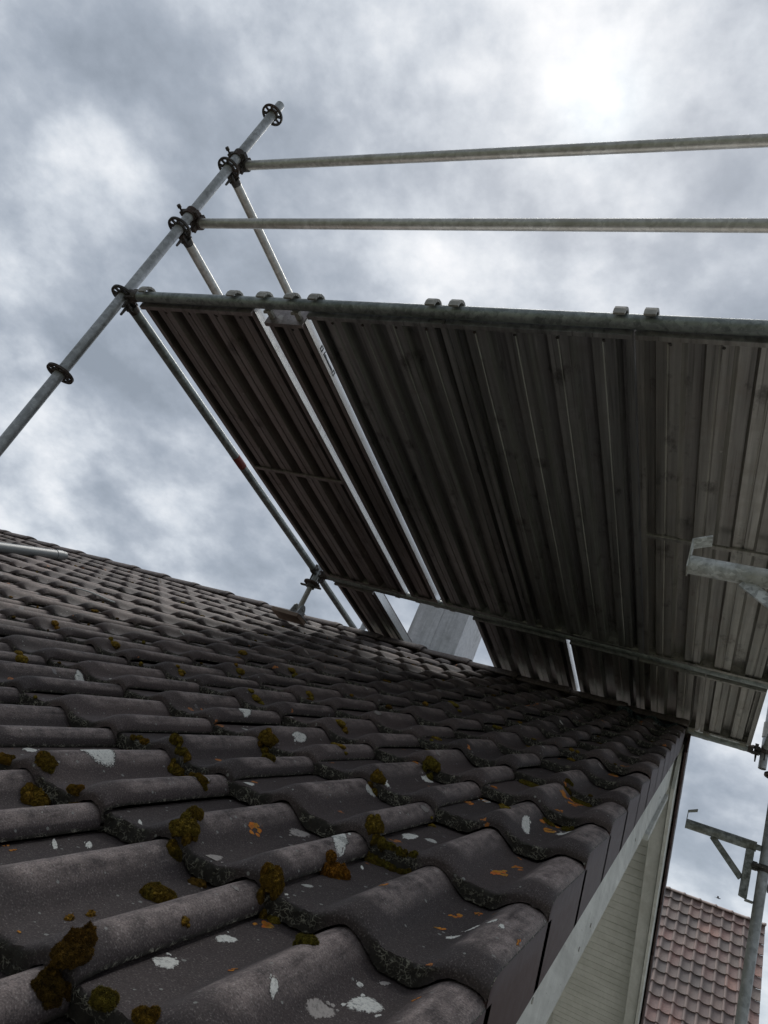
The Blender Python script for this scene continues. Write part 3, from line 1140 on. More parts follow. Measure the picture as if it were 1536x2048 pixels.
moss_obj("moss_cushion", [(-0.209, 1.063, .014, .010, .009, 0., 3)], 6, "small bright green moss tuft below and left of the rust-orange cushion's tile edge", G, .9)
moss_obj("moss_cushion", [(-0.330, 1.495, .018, .020, .018, .3, 4), (-0.311, 1.477, .015, .016, .016, .2, 4), (-0.295, 1.477, .014, .013, .013, .1, 4),
                          (-0.275, 1.477, .013, .011, .011, .1, 3), (-0.250, 1.477, .014, .010, .010, .1, 3)], 7,
         "long green caterpillar of moss running down a tile edge right of the orange cushion", G, 1.0)
moss_obj("moss_cushion", [(-0.341, 0.814, .016, .024, .015, -.6, 4), (-0.347, 0.826, .012, .016, .013, -.7, 4), (-0.336, 0.789, .014, .014, .012, -.5, 3)], 8,
         "big dark brown moss heap at the bottom left corner of the roof", G, 1.5)
moss_obj("moss_cushion", [(-0.287, 0.813, .013, .012, .011, .1, 3)], 9, "green moss tuft in a channel beside the dark heap near the bottom edge", G, .9)
moss_obj("moss_cushion", [(-0.235, 0.813, .014, .009, .010, .45, 3)], 10, "brown moss tuft cut by the bottom edge of the photo", G, .9)
moss_obj("moss_cushion", [(-0.775, 1.127, .029, .020, .020, .4, 4), (-0.712, 1.145, .015, .010, .010, .45, 3)], 11,
         "wide mustard moss cushion near the left edge, with a flat tail", G, 1.6)
moss_obj("moss_cushion", [(-0.807, 1.159, .020, .014, .014, .35, 4)], 12, "small moss cushion on a roll end above the wide mustard one", G, 1.2)
moss_obj("moss_cushion", [(-0.885, 1.146, .019, .013, .010, .5, 3)], 13, "flat yellowish moss cushion touching the photo's left edge", G, 1.0)
moss_obj("moss_cushion", [(-0.780, 1.479, .019, .023, .020, .3, 4), (-0.814, 1.496, .015, .012, .014, .25, 3), (-0.662, 1.398, .022, .009, .008, .4, 3)], 14,
         "moss cushion with a flat tail in the joint between four tiles at centre left", G, 1.2)
moss_obj("moss_cushion", [(-0.898, 1.479, .024, .014, .010, .35, 3)], 15, "thin mossy strip left of the cushion with a flat tail", G, 1.0)
moss_obj("moss_cushion", [(-0.792, 1.819, .023, .024, .022, .35, 4), (-0.670, 1.643, .015, .012, .010, .2, 3)], 16, "tall rounded moss cushion at mid roof above the caterpillar of moss", G, 1.5)
moss_obj("moss_cushion", [(-0.473, 2.144, .022, .024, .022, .1, 4)], 17, "green moss cushion right of the roof's centre on a dark roll end", G, 1.4)
moss_obj("moss_cushion", [(-0.271, 2.455, .034, .018, .014, .1, 4)], 18, "green moss pad near the gable, left of its twin", G, 1.2)
moss_obj("moss_cushion", [(-0.124, 2.456, .030, .018, .012, .15, 4), (-0.168, 2.473, .014, .01, .012, .2, 3)], 19, "green moss pad in the last channel beside the gable edge", G, 1.2)
moss_obj("moss_cushion", [(-0.093, 2.118, .014, .012, .012, .05, 3)], 20, "small bright green moss tuft by the gable below the last pad", G, .8)
moss_obj("moss_cushion", [(-0.140, 2.119, .015, .010, .009, .15, 3)], 21, "thin moss tuft just left of the bright green one by the gable", G, .6)
moss_obj("moss_cushion", [(-0.479, 1.816, .018, .018, .014, .35, 3)], 22, "brown moss tuft in a roll's hollow right of the roof centre", G, 1.0)

# the many smaller ones that nobody could count
SM = [(-0.331, 0.978, .007, .006, .006, .5), (-0.803, 2.208, .026, .018, .016, .3), (-1.104, 2.195, .028, .018, .016, .25),
      (-1.591, 1.716, .030, .021, .022, .3), (-2.061, 2.218, .021, .018, .02, .6), (-1.744, 2.216, .027, .019, .02, .4),
      (-1.420, 2.206, .022, .016, .014, .3), (-1.421, 2.536, .029, .019, .018, .35), (-1.424, 2.898, .029, .019, .018, .3),
      (-1.105, 2.526, .025, .018, .015, .3), (-0.661, 1.960, .022, .010, .008, .4), (-0.619, 2.560, .021, .015, .012, .3),
      (-0.810, 3.242, .028, .02, .014, .1), (-0.316, 1.780, .009, .008, .007, .3), (-0.207, 1.923, .014, .011, .007, .2),
      (-1.621, 2.818, .027, .017, .016, .4), (-0.466, 0.813, .010, .012, .01, .1), (-0.432, 0.899, .006, .006, .006, .6), (-0.429, 0.929, .006, .007, .007, .6)]
parts = [t + (3,) for t in SM]
rm = random.Random(21)
for k in range(-1, KMAX):
    for j in range(0, 46):
        u = -.117 - PW * j + rm.uniform(-.02, .02)
        v = V0 + k * EX
        d = n_pt(u, v, 0).length
        if u > -.25 and k < 2:
            continue
        if d < 1.15 and rm.random() < .75:
            continue
        if rm.random() < (.90 if u < -.9 else .62 if u < -.5 else .30):
            s = rm.uniform(.4, 1.0) * (1.0 if d > 2.5 else .75)
            parts.append((u, v - .004, .026 * s * rm.uniform(.7, 1.3), .016 * s, .017 * s * rm.uniform(.5, 1.2), rm.choice((.1, .3, .5, -.4, -.6, -.3)), 3 if d < 2.5 else 2))
moss_obj("moss", parts, 77, None, None, .16, 'stuff')
# pale blue-grey lichen bush at the apex
pts = []
for i in range(16):
    pts.append((-.05 - rm.uniform(0, .33), VR - .20 + rm.uniform(-.10, .10), rm.uniform(.022, .04), rm.uniform(.02, .03), rm.uniform(.018, .035), 0., 3))
ap = moss_obj("lichen_bush", pts, 99, "grey-green curly lichen heap on the tiles at the gable's apex", None, .9)
ap['category'] = 'lichen'
m, N = mat_new("grey_lichen")
co = N.n('ShaderNodeTexCoord').outputs['Object']
a = N.noise(co, 70, 5, .7)
finish(N, N.mix(N.ramp(a, [(.4, 0.), (.6, 1.)]), (.015, .018, .018), (.12, .15, .15)), .9, 0, a, .9, .006, spec=.1)
ap.data.materials.clear()
ap.data.materials.append(m)

# grey plastic pipe lying up the slope on the left
def on_slope(u, v, w):
    return n_pt(u, v, w)
PE, PS = on_slope(-4.738, 4.475, .058), on_slope(-4.32, 2.6, .052)
PD = (PS - PE).normalized()
mb = MB(PE)
mb.tube(PE, PS, .038, 28, hollow=.0035)
mb.tube(PE - PD * .006, PE + PD * .07, .0412, 28, hollow=.006)
o = mb.build("drain_pipe", lin_mat("grey_pipe_plastic", (.20, .215, .21), .4, 0, .15, 6, .05))
o.location = PE
o['label'] = "grey plastic pipe lying on the tiles at the left end of the ridge"
o['category'] = "pipe"
# pale cable end
CB = on_slope(-2.87, 3.14, 0)
mb = MB(CB)
prev = None
for i in range(13):
    t = i / 12
    u = -3.04 + .33 * t
    v = 3.150 - .012 * t + .010 * sin(t * 3)
    p = on_slope(u, v, .034 - .004 * t + .004 * sin(t * 5))
    if prev is not None:
        mb.tube(prev, p, .0045, 8)
    prev = p
o = mb.build("cable", lin_mat("pale_cable", (.6, .6, .58), .5, 0, .05, 6, 0))
o.location = CB
o['label'] = "pale cable lying across the tiles high on the left"
o['category'] = "cable"

# ------------------------------------------------------------------ scaffold
X0, Y0, Z3, LD = -2.7456, 1.6952, 1.879, 2.5179
Y1 = Y0 + LD
Y2 = 5.215
X1 = .30
RT = .02415
scaf = thing("scaffold", (X0, Y0, GZ), "galvanised tube scaffold standing round and over the dark roof", "scaffold")
OS = Vector((X0, Y0, GZ))
M_RED, N = mat_new("red_sticker")
finish(N, N.mix(N.noise(N.n('ShaderNodeTexCoord').outputs['Object'], 60, 5, .7), (.30, .05, .035), (.16, .05, .04)), .6, 0)


def rosette(x, y, z, parent):
    mb = MB(OS)
    mb.ringplate((x, y, z), (0, 0, 1), .0615, .050, .010)
    mb.ringplate((x, y, z), (0, 0, 1), .033, .0235, .012)
    for i in range(8):
        a = pi / 8 + i * pi / 4
        mb.bar((x + .030 * cos(a), y + .030 * sin(a), z), (x + .052 * cos(a), y + .052 * sin(a), z), .009 if i % 2 else .013, .0092)
    return mb.build("rosette", M_CAST, parent)


def standard(x, y, z0, z1, ros, mat=M_GALV):
    mb = MB(OS)
    mb.tube((x, y, z0), (x, y, z1), RT, 28, hollow=.0035)
    o = mb.build("standard", mat, scaf)
    for z in ros:
        rosette(x, y, z, o)
    return o


def wedge_head(mb, x, y, z, dx, dy):
    """forked ledger head clasping a rosette, with its wedge"""
    d = Vector((dx, dy, 0))
    p = Vector((x, y, z))
    side = Vector((-dy, dx, 0))
    for s in (.0125, -.0125 - .012):
        pts = [p + d * .028 + Vector((0, 0, s)), p + d * .075 + Vector((0, 0, s)), p + d * .075 + Vector((0, 0, s + .012)), p + d * .028 + Vector((0, 0, s + .012))]
        mb.prism([q - side * .018 for q in pts], side * .036)
    mb.tube(p + d * .066, p + d * .098, .0275, 16, r2=.0245)
    # wedge
    c = p + d * .047
    mb.prism([c + Vector((0, 0, .045)) - side * .004 + d * .012, c + Vector((0, 0, .045)) - side * .004 - d * .010,
              c + Vector((0, 0, -.075)) - side * .004 - d * .004, c + Vector((0, 0, -.075)) - side * .004 + d * .004], side * .008)


def ledger(p, q, mat, name="ledger", heads=True, red=False):
    p, q = Vector(p), Vector(q)
    d = (q - p).normalized()
    mb = MB(OS)
    a = p + d * (.09 if heads else 0)
    b = q - d * (.09 if heads else 0)
    mb.tube(a, b, RT, 28, hollow=0 if heads else .0035)
    o = mb.build(name, mat, scaf)
    if heads:
        for e, dd in ((p, d), (q, -d)):
            mh = MB(OS)
            wedge_head(mh, e.x, e.y, e.z, dd.x, dd.y)
            mh.build("wedge_head", M_CAST, o)
    return o


# standards
std_a = standard(X0, Y0, GZ + .12, 3.478, [Z3 + .5 * k for k in range(-15, 4) if k != -2])
std_b = standard(X1, Y0, GZ + .12, 3.40, [Z3 + .5 * k for k in range(-15, 4)])
std_c = standard(X0, Y1, 1.78, 3.40, [Z3 - .085, Z3 + .5, Z3 + 1.0], M_GALV)
std_d = standard(X1, Y1, GZ + .12, 1.60, [1.395 - .5 * k for k in range(0, 15) if k not in (1, 2, 3)])
std_d2 = standard(X1, Y1, 1.60, 3.4, [Z3, Z3 + .5, Z3 + 1.0])
std_e = standard(X1 - .02, Y2, 1.752, 3.4, [Z3 - .02, Z3 + .5, Z3 + 1.0])
std_f = standard(X0, Y2, 1.80, 3.4, [Z3, Z3 + .5, Z3 + 1.0])
# sleeve above the lower end of the hanging standard
mb = MB(OS)
mb.tube((X1 - .02, Y2, 1.96), (X1 - .02, Y2, 2.06), .030, 20)
mb.build("sleeve", M_HOOK, std_e)
# base plates on the ground
for x, y, s in ((X0, Y0, std_a), (X1, Y0, std_b), (X1, Y1, std_d)):
    mb = MB(OS)
    mb.box((x - .075, y - .075, GZ + .004), (x + .075, y + .075, GZ + .010))
    mb.tube((x, y, GZ + .01), (x, y, GZ + .13), .019, 16)
    mb.build("base_plate", M_GALV_OLD, s)

led_front = ledger((X0, Y0, Z3), (X1, Y0, Z3), M_GALV_OLD)
led_mid = ledger((X0, Y1, Z3), (X1, Y1, Z3), M_GALV_OLD)
led_back = ledger((X0, Y2, Z3 - .02), (X1 - .02, Y2, Z3 - .02), M_GALV_OLD)
tr1 = ledger((X0, Y0, Z3), (X0, Y1, Z3), M_GALV_OLD, "transom")
ledger((X0, Y1, Z3), (X0, Y2, Z3 - .01), M_GALV_OLD, "transom")
ledger((X1, Y0, Z3), (X1, Y1, Z3), M_GALV_OLD, "transom")
ledger((X1, Y1, Z3), (X1 - .02, Y2, Z3 - .01), M_GALV_OLD, "transom")
# red mark on the left transom
mb = MB(OS)
mb.tube((X0, 2.865, Z3), (X0, 2.965, Z3), RT + .0006, 24)
mb.build("paint_mark", M_RED, tr1)
for z in (Z3 + .5, Z3 + 1.0):
    ledger((X0, Y0, z), (X0, Y1, z), M_GALV_RAIL, "guard_rail")
# light rails behind, only from other views
for z in (Z3 + .5, Z3 + 1.0):
    ledger((X1, Y0, z), (X1, Y1, z), M_GALV_RAIL, "guard_rail")


def coupler(x, y, z, yo, parent, flip=1):
    """double coupler: a collar round the standard and one round the rail behind it"""
    mb = MB(OS)
    mb.ringplate((x, y, z), (0, 0, 1), .0325, .0243, .042, 24)
    mb.ringplate((x + .012, yo, z), (1, 0, 0), .0325, .0243, .046, 24)
    mb.box((x - .018, y + .026, z - .02), (x + .03, yo - .026, z + .02))
    # hinge lugs, T-bolts and nuts
    mb.box((x - .058, y - .020, z - .014), (x - .026, y + .004, z + .016))
    mb.tube((x - .050, y - .045, z), (x - .050, y + .03, z), .0055, 10)
    mb.tube((x - .050, y - .052, z), (x - .050, y - .036, z), .0105, 6)
    mb.box((x + .026, y - .016, z - .012), (x + .050, y + .012, z + .012))
    mb.box((x - .004, yo - .014, z + .026), (x + .026, yo + .014, z + .052))
    mb.tube((x + .011, yo - .03, z + .044), (x + .011, yo + .035, z + .044), .0055, 10)
    mb.box((x - .002, yo - .012, z - .054), (x + .024, yo + .014, z - .028))
    mb.tube((x + .011, yo - .035, z - .046), (x + .011, yo + .02, z - .046), .0055, 10)
    mb.tube((x + .011, yo - .045, z - .046), (x + .011, yo - .03, z - .046), .010, 6)
    mb.build("coupler", M_CAST, parent, bevel=.002)


YH = Y0 + .055
for za, zb in ((Z3 + 1.108, Z3 + 1.078), (Z3 + .612, Z3 + .552)):
    r_ = ledger((X0 + .03, YH, za), (X1 + .45, YH, zb), M_GALV_RAIL, "guard_rail", heads=False)
    coupler(X0, Y0, za, YH, r_)
    coupler(X1, Y0, zb + .006, YH, r_)

# jack with swivel base on the roof, under the far left standard
def jack(x, y, ztop, zbot, parent_name="base_jack"):
    mb = MB(OS)
    mb.tube((x, y, zbot + .05), (x, y, ztop), .019, 20)
    o = mb.build(parent_name, M_HOOK, scaf)
    mn = MB(OS)
    mn.ringplate((x, y, ztop - .012), (0, 0, 1), .032, .0195, .026, 20)
    mn.bar((x - .085, y, ztop - .012), (x - .028, y, ztop - .012), .020, .010)
    mn.bar((x + .028, y, ztop - .012), (x + .085, y, ztop - .012), .020, .010)
    mn.build("wing_nut", M_CAST, o)
    mp = MB(OS)
    for sx in (-.032, .026):
        mp.prism([(x + sx, y - .060, zbot + .006), (x + sx, y + .060, zbot + .006), (x + sx, y + .035, zbot + .075), (x + sx, y + .015, zbot + .095), (x + sx, y - .015, zbot + .095), (x + sx, y - .035, zbot + .075)], (.006, 0, 0))
    mp.tube((x - .045, y, zbot + .06), (x + .045, y, zbot + .06), .008, 10)
    mp.box((x - .075, y - .075, zbot), (x + .075, y + .075, zbot + .006))
    mp.build("swivel_base", M_GALV, o)
    return o


jack(X0, Y1, 1.785, 1.520)
jack(X0, Y2, 1.80, 1.71)
# plank under the swivel base
mb = MB((X0 - .02, Y1, 1.49))
mb.box((X0 - .15, Y1 - .09, 1.492), (X0 + .07, Y1 + .05, 1.519))
o = mb.build("wooden_plank", M_WOOD, bevel=.002)
o.location = (X0 - .02, Y1, 1.49)
o['label'] = "short brown plank packed under the scaffold jack at the ridge"
o['category'] = "plank"


# console brackets on the right-hand standards
def bracket(x, y, z, tipx, label, M_BRK=M_BRK):
    mb = MB(OS)
    mb.tube((tipx, y, z), (x - .045, y, z), .0235, 24, hollow=.003)
    o = mb.build("bracket", M_BRK, scaf)
    o['label'] = label
    mp = MB(OS)
    mp.prism([(x - .087, y - .016, z - .022), (x - .050, y - .016, z - .022), (x - .052, y - .016, z - .250), (x - .089, y - .016, z - .242)], (0, .032, 0))
    mp.build("post", M_BRK, o, bevel=.003)
    ms_ = MB(OS)
    ms_.bar((tipx + .125, y, z - .020), (x - .089, y, z - .165), .008, .030, up=(0, 0, 1))
    ms_.build("strut", M_BRK, o, bevel=.001)
    mh = MB(OS)
    mh.box((tipx - .004, y - .024, z - .020), (tipx - .0005, y + .024, z + .062))
    mh.prism([(tipx - .004, y - .024, z + .062), (tipx + .040, y - .024, z + .082), (tipx + .040, y - .024, z + .078), (tipx - .0005, y - .024, z + .0615)], (0, .048, 0))
    mh.build("hook", M_BRK, o)
    mc = MB(OS)
    mc.ringplate((x, y, z - .09), (0, 0, 1), .034, .0245, .030, 24)
    mc.box((x - .055, y - .014, z - .108), (x - .030, y + .014, z - .070))
    mc.box((x - .056, y - .036, z - .100), (x - .026, y - .012, z - .082))
    mc.tube((x - .048, y - .050, z - .091), (x + .01, y - .040, z - .091), .006, 10)
    mc.build("clamp", M_CAST, o, bevel=.002)
    for nm, zz0, zz1, yy in (("spacer", -.012, .012, .010), ("foot_plate", -.256, -.250, .020)):
        mf = MB(OS)
        mf.box((x - .060, y - yy, z + zz0), (x - .0245, y + yy, z + zz1))
        mf.build(nm, M_BRK, o)
    return o


bracket(X1, Y1, 1.028, -.066, "lower console bracket reaching left from the far standard")
bracket(X1, Y0, 1.022, -.135, "near mottled console bracket entering at the right edge", M_BRK_LIT)
ledger((X1 + .03, Y1 + .05, .875), (X1 + 2.1, Y1 + .05, .875), M_GALV_OLD, "ledger", heads=False)
standard(X1 + 2.07, Y1, GZ + .12, 1.6, [1.395 - .5 * k for k in range(0, 15)])


# ------------------------------------------------------------------ decks
ZB = Z3 - .012      # underside of the decks
ZT = Z3 + .058


def hook(mb, x, ye, z, sgn, w=.038):
    """claw over the tube at y=ye"""
    n = 9
    ro, ri = .0465, .0345
    pts_o, pts_i = [], []
    for i in range(n + 1):
        a = radians(-20 + 215 * i / n)
        pts_o.append((ye + sgn * cos(a) * ro, z + sin(a) * ro))
        pts_i.append((ye + sgn * cos(a) * ri, z + sin(a) * ri))
    for i in range(n):
        q = [pts_o[i], pts_o[i + 1], pts_i[i + 1], pts_i[i]]
        mb.prism([(x - w / 2, p[0], p[1]) for p in q], (w, 0, 0))


def deck(xa, xb, ya, yb, zoff, mat, label, group, nrib=4, cross=None, white=False, hooks=None, hookmat=None, recess=0.0):
    org = Vector(((xa + xb) / 2, (ya + yb) / 2, ZB + zoff))
    t = thing("scaffold_deck", org, label, "deck", group)
    zb, zt = ZB + zoff, ZT + zoff
    y0_, y1_ = ya + .032 + recess, yb - .032
    W_ = xb - xa
    # corrugated deck sheet (open underneath)
    xs = []
    x = xa + .003
    pitch = (W_ - .05) / nrib
    prof_ = [(xa + .0035, zb), (xa + .024, zb), (xa + .024, zb + .010), (xa + .007, zb + .012)]
    z_hi, z_lo = zt - .012, zb + .012
    prof_.append((xa + .007, z_hi))
    for i in range(nrib):
        c = xa + .025 + pitch * (i + .5)
        hw = pitch * .25
        prof_ += [(c - hw - .012, z_hi), (c - hw, z_lo), (c - hw * .15, z_lo), (c - hw * .05, z_lo + .004), (c + hw * .05, z_lo + .004), (c + hw * .15, z_lo), (c + hw, z_lo), (c + hw + .012, z_hi)]
    prof_ += [(xb - .007, z_hi), (xb - .007, zb + .012), (xb - .024, zb + .010), (xb - .024, zb), (xb - .0035, zb)]
    V_, F_ = [], []
    th_ = .0022
    for y in (y0_ + .004, y1_ - .004):
        for (px2, pz2) in prof_:
            V_.append((px2 - org.x, y - org.y, pz2 - org.z))
    n_ = len(prof_)
    for i in range(n_ - 1):
        F_.append((i, i + 1, n_ + i + 1, n_ + i))
    me_ = bpy.data.meshes.new("deck_sheet")
    me_.from_pydata(V_, [], F_)
    o = link("deck_sheet", me_, mat, t)
    so_ = o.modifiers.new('solid', 'SOLIDIFY')
    so_.thickness = th_
    # top cover
    mb_ = MB(org)
    mb_.box((xa + .001, y0_, zt - .0095), (xb - .001, y1_, zt))
    mb_.build("deck_top", mat, t)
    # side beams
    for sgn, xx in ((-1, xa), (1, xb)):
        mb_ = MB(org)
        if sgn < 0:
            mb_.box((xx, y0_, zb), (xx + .003, y1_, zt - .01))
        else:
            mb_.box((xx - .003, y0_, zb), (xx, y1_, zt - .01))
        mb_.build("side_beam", M_ALU if white else mat, t)
    # end caps with a turned lip
    for y, s in ((y0_, 1), (y1_, -1)):
        mb_ = MB(org)
        if s > 0:
            mb_.box((xa + .0035, y - .004, zb - .021), (xb - .0035, y + .0035, zt - .011))
            mb_.box((xa + .0035, y + .004, zb - .0025), (xb - .0035, y + .032, zb - .0005))
            mb_.box((xa + .0035, y + .0035, zb - .021), (xb - .0035, y + .014, zb - .018))
        else:
            mb_.box((xa + .0035, y - .0035, zb - .001), (xb - .0035, y, zt - .011))
            mb_.box((xa + .0035, y - .030, zb - .0025), (xb - .0035, y - .004, zb - .0005))
        mb_.build("end_cap", mat, t)
    hs = hooks or (xa + .045, xb - .045)
    for y, s, zc in ((ya, 1, Z3), (yb, -1, Z3 - (.02 if yb > 5 else 0))):
        for hx in hs:
            mb_ = MB(org)
            hook(mb_, hx, y, zc, s)
            if recess and s > 0:
                mb_.box((hx - .012, y + .027, Z3 - .005), (hx + .012, y0_ + .002, Z3 + .012))
            mb_.build("hook", hookmat or M_HOOK, t, bevel=.0015)
    if cross:
        for cy in cross:
            mb_ = MB(org)
            mb_.box((xa + .02, cy - .012, zb - .003), (xb - .02, cy + .012, zb + .0095))
            mb_.build("cross_rib", mat, t, bevel=.002)
    # bolt holes and punched dents near the front end
    mb_ = MB(org)
    rr_ = random.Random(int(abs(xa) * 1000))
    for i in range(nrib):
        hx = xa + .025 + pitch * (i + .5) + rr_.uniform(-.01, .01)
        mb_.tube((hx, y0_ + .055, z_lo - .0035), (hx, y0_ + .055, z_lo - .0005), .006, 10)
        mb_.build("rivet", M_CAST, t)
        mb_ = MB(org)
    return t


GD = "decks laid side by side on the lower scaffold bay"
deck(-2.648, -2.003, Y0, Y1, 0, M_DECK_BROWN, "brownish ribbed deck at the left end of the front bay, bright right side", GD, 4, cross=(2.93,), white=True, hooks=(-2.60, -2.095))
narrow = deck(-1.966, -1.768, Y0, Y1, 0, M_DECK_BROWN, "narrow aluminium-sided deck between two bright gaps", GD, 1, white=True, hooks=(-1.938, -1.80), recess=.05)
deck(-1.730, -1.130, Y0, Y1, 0, M_DECK, "dark ribbed deck right of the narrow aluminium one", GD, 4)
deck(-1.1265, -.461, Y0, Y1, 0, M_DECK, "dark ribbed deck in the middle right of the front bay", GD, 4)
deck(-.456, .215, Y0, Y1, 0, M_DECK_YARDLIT, "ribbed deck, paler from painted yard light, at the right end of the front bay, above the bracket", GD, 4, cross=(2.92,))
GE = "decks laid over the ridge behind the middle ledger"
deck(-2.60, -2.275, Y1, Y2, 0, M_DECK_BROWN, "narrow brown deck over the ridge left of the chimney", GE, 2, white=True)
deck(-1.535, -.922, Y1, Y2, 0, M_DECK, "deck over the ridge just right of the chimney gap", GE, 4, white=True)
deck(-.897, -.490, Y1, Y2, 0, M_DECK, "deck over the ridge right of the thin bright slit", GE, 2)
deck(-.4885, -.118, Y1, Y2, 0, M_DECK_YARDLIT, "third deck over the ridge counted from the chimney gap", GE, 2)
deck(-.1165, .195, Y1, Y2, 0, M_DECK_YARDLIT, "last deck at the right end over the ridge", GE, 2)

# maker's sticker on the narrow deck's bright side
# (its lettering is too worn to read: a row of small strokes between two square emblems)
M_INK = lin_mat("sticker_ink", (.17, .19, .20), .6, 0, .3, 40, 0)
orgn = Vector(narrow.location)
xk = -1.768
mb = MB(orgn)
rs = random.Random(8)
yk = 1.972
while yk < 2.066:
    w_ = rs.uniform(.004, .008)
    tall = .020 if yk < 1.98 else rs.uniform(.009, .013)
    mb.box((xk + .0004, yk, ZB + .018), (xk + .0009, yk + w_, ZB + .018 + tall))
    mb.box((xk + .0004, yk - .001, ZB + .018), (xk + .0008, yk + w_ + .0035, ZB + .0205))
    yk += w_ + rs.uniform(.002, .0035)
mb.build("worn_lettering", M_INK, narrow)
for ys in (1.945, 2.09):
    mb = MB(orgn)
    mb.box((xk + .0004, ys - .011, ZB + .014), (xk + .0010, ys + .011, ZB + .017))
    mb.box((xk + .0004, ys - .011, ZB + .033), (xk + .0010, ys + .011, ZB + .036))
    mb.box((xk + .0004, ys - .011, ZB + .017), (xk + .0010, ys - .005, ZB + .033))
    mb.box((xk + .0004, ys + .006, ZB + .017), (xk + .0010, ys + .011, ZB + .033))
    mb.build("sticker_emblem", M_INK, narrow)

# ------------------------------------------------------------------ neighbouring red-tiled house
m, N = mat_new("old_clay_tile")
at = N.n('ShaderNodeAttribute', attribute_name='tcol', attribute_type='GEOMETRY').outputs['Color']
sp = N.n('ShaderNodeSeparateColor', ins={0: at}).outputs
co = N.n('ShaderNodeTexCoord').outputs['Object']
a = N.noise(co, 6, 7, .7)
b = N.noise(co, 22, 6, .65)
c_ = N.ramp(sp[0], [(0.0, (.26, .21, .195)), (.35, (.37, .24, .215)), (.6, (.48, .27, .235)), (.8, (.38, .30, .26)), (.92, (.62, .32, .26)), (1.0, (.60, .37, .30))])
c_ = N.mix(N.math('MULTIPLY', N.ramp(b, [(.35, 0.), (.7, 1.)]), .55), c_, (.12, .105, .10))
c_ = N.mix(N.math('MULTIPLY', N.ramp(N.noise(co, .55, 6, .65), [(.42, 0.), (.62, 1.)]), .55), c_, (.17, .15, .14))
c_ = N.mix(N.math('MULTIPLY', N.ramp(sp[1], [(.45, 0.), (.9, 1.)]), .6), c_, (.66, .52, .46))
c_ = N.mix(N.math('MULTIPLY', N.math('GREATER_THAN', sp[2], .4), .85), c_, (.05, .035, .03))
finish(N, c_, .6, 0, b, .3, .006)
M_CLAY = m


def red_roof(name_label, x_left, x_right, yr, zr, pitch, tw, te, rows, parent, org, seed=3, mat=M_CLAY):
    cp_, sp_ = cos(pitch), sin(pitch)
    V, F, C = [], [], []
    r = random.Random(seed)
    ncol = int((x_right - x_left) / tw)
    colr = [r.random() for _ in range(ncol)]

    def P(u, v, w):  # v down the slope
        return (x_right - u - org.x, yr - v * cp_ + -w * sp_ - org.y, zr - v * sp_ + w * cp_ - org.z)
    for k in range(rows):
        for i in range(ncol):
            rnd = r.random() * .85
            if abs(i - int(ncol * .0) - 12) < 1:
                rnd = .8 + .2 * r.random()
            if r.random() < .05:
                rnd = .95
            nu = 9
            b_ = len(V)
            tilt = r.uniform(-.004, .004)
            # the lower end (front) is at v=(k+1)*te
            for (s, dz, pt) in ((0, -.004, 0.), (.5, .012, 0.), (1.0, .034, 0.), (1.0, .006, .5)):
                for a_ in range(nu + 1):
                    t = a_ / nu
                    u = i * tw + t * tw
                    # flat pan with one raised roll at its left side
                    rollh = .036 * math.exp(-((t - .86) / .13) ** 2) - .012 * sin(pi * min(1, t / .75)) * 1.0
                    arc = .018 * sin(pi * min(1, t / .72)) * te
                    vv = (k + s) * te + (arc if s == 1.0 else 0)
                    V.append(P(u, vv, rollh + dz + tilt))
                    C.append((rnd, max(0, rollh / .036), pt, 1))
            for q in range(3):
                for a_ in range(nu):
                    F.append((b_ + q * (nu + 1) + a_, b_ + q * (nu + 1) + a_ + 1, b_ + (q + 1) * (nu + 1) + a_ + 1, b_ + (q + 1) * (nu + 1) + a_))
    me_ = finish_mesh("roof_tiles", V, F, C)
    return link("roof_tiles", me_, mat, parent)


YN, ZN = 24.0, 4.0
XNR, XNL = 1.93, -9.0
nb = thing("neighbour_house", (-3.5, YN, GZ), "neighbouring house with a steep weathered red clay-tile roof", "house")
ON = Vector((-3.5, YN, GZ))
PN = radians(52)
red_roof("", XNL, XNR, YN, ZN, PN, .262, .35, 21, nb, ON)
# back slope and walls
zl = ZN - 21 * .35 * sin(PN)
yl = YN - 21 * .35 * cos(PN)
mb = MB(ON)
mb.prism([(XNL + .05, yl + .25, GZ + .002), (XNL + .05, 2 * YN - yl - .25, GZ + .002), (XNL + .05, 2 * YN - yl - .25, zl + .10), (XNL + .05, YN, ZN - .22), (XNL + .05, yl + .25, zl + .10)], (XNR - XNL - .15, 0, 0))
mb.build("wall", M_WALL, nb)
mb = MB(ON)
mb.prism([(XNL, YN, ZN - .05), (XNL, YN, ZN), (XNL, 2 * YN - yl, zl), (XNL, 2 * YN - yl, zl - .05)], (XNR - XNL, 0, 0))
mb.build("back_roof", lin_mat("clay_plain", (.2, .11, .09), .7, 0, .3, 4, .2), nb)
for i in range(27):
    V, F, C = [], [], []
    n = 10
    rnd = random.Random(i + 60).random() * .5
    xa = XNR - i * .40 + .02
    for (s, k_, dd) in ((0, 1.12, .012), (.05, 1.12, .012), (.07, 1., 0), (.42, .95, -.008)):
        for a_ in range(n + 1):
            ang = (-1 + 2 * a_ / n) * radians(80)
            V.append((xa - s - ON.x, sin(ang) * .12 * k_, ZN - GZ + .03 + (cos(ang) - 1) * .09 * k_ + dd))
            C.append((rnd, .7, 0, 1))
    for q in range(3):
        for a_ in range(n):
            F.append((q * (n + 1) + a_, q * (n + 1) + a_ + 1, (q + 1) * (n + 1) + a_ + 1, (q + 1) * (n + 1) + a_))
    o = link("ridge_tile", finish_mesh("ridge_tile", V, F, C), M_CLAY, nb)
    so_ = o.modifiers.new('solid', 'SOLIDIFY')
    so_.thickness = .012

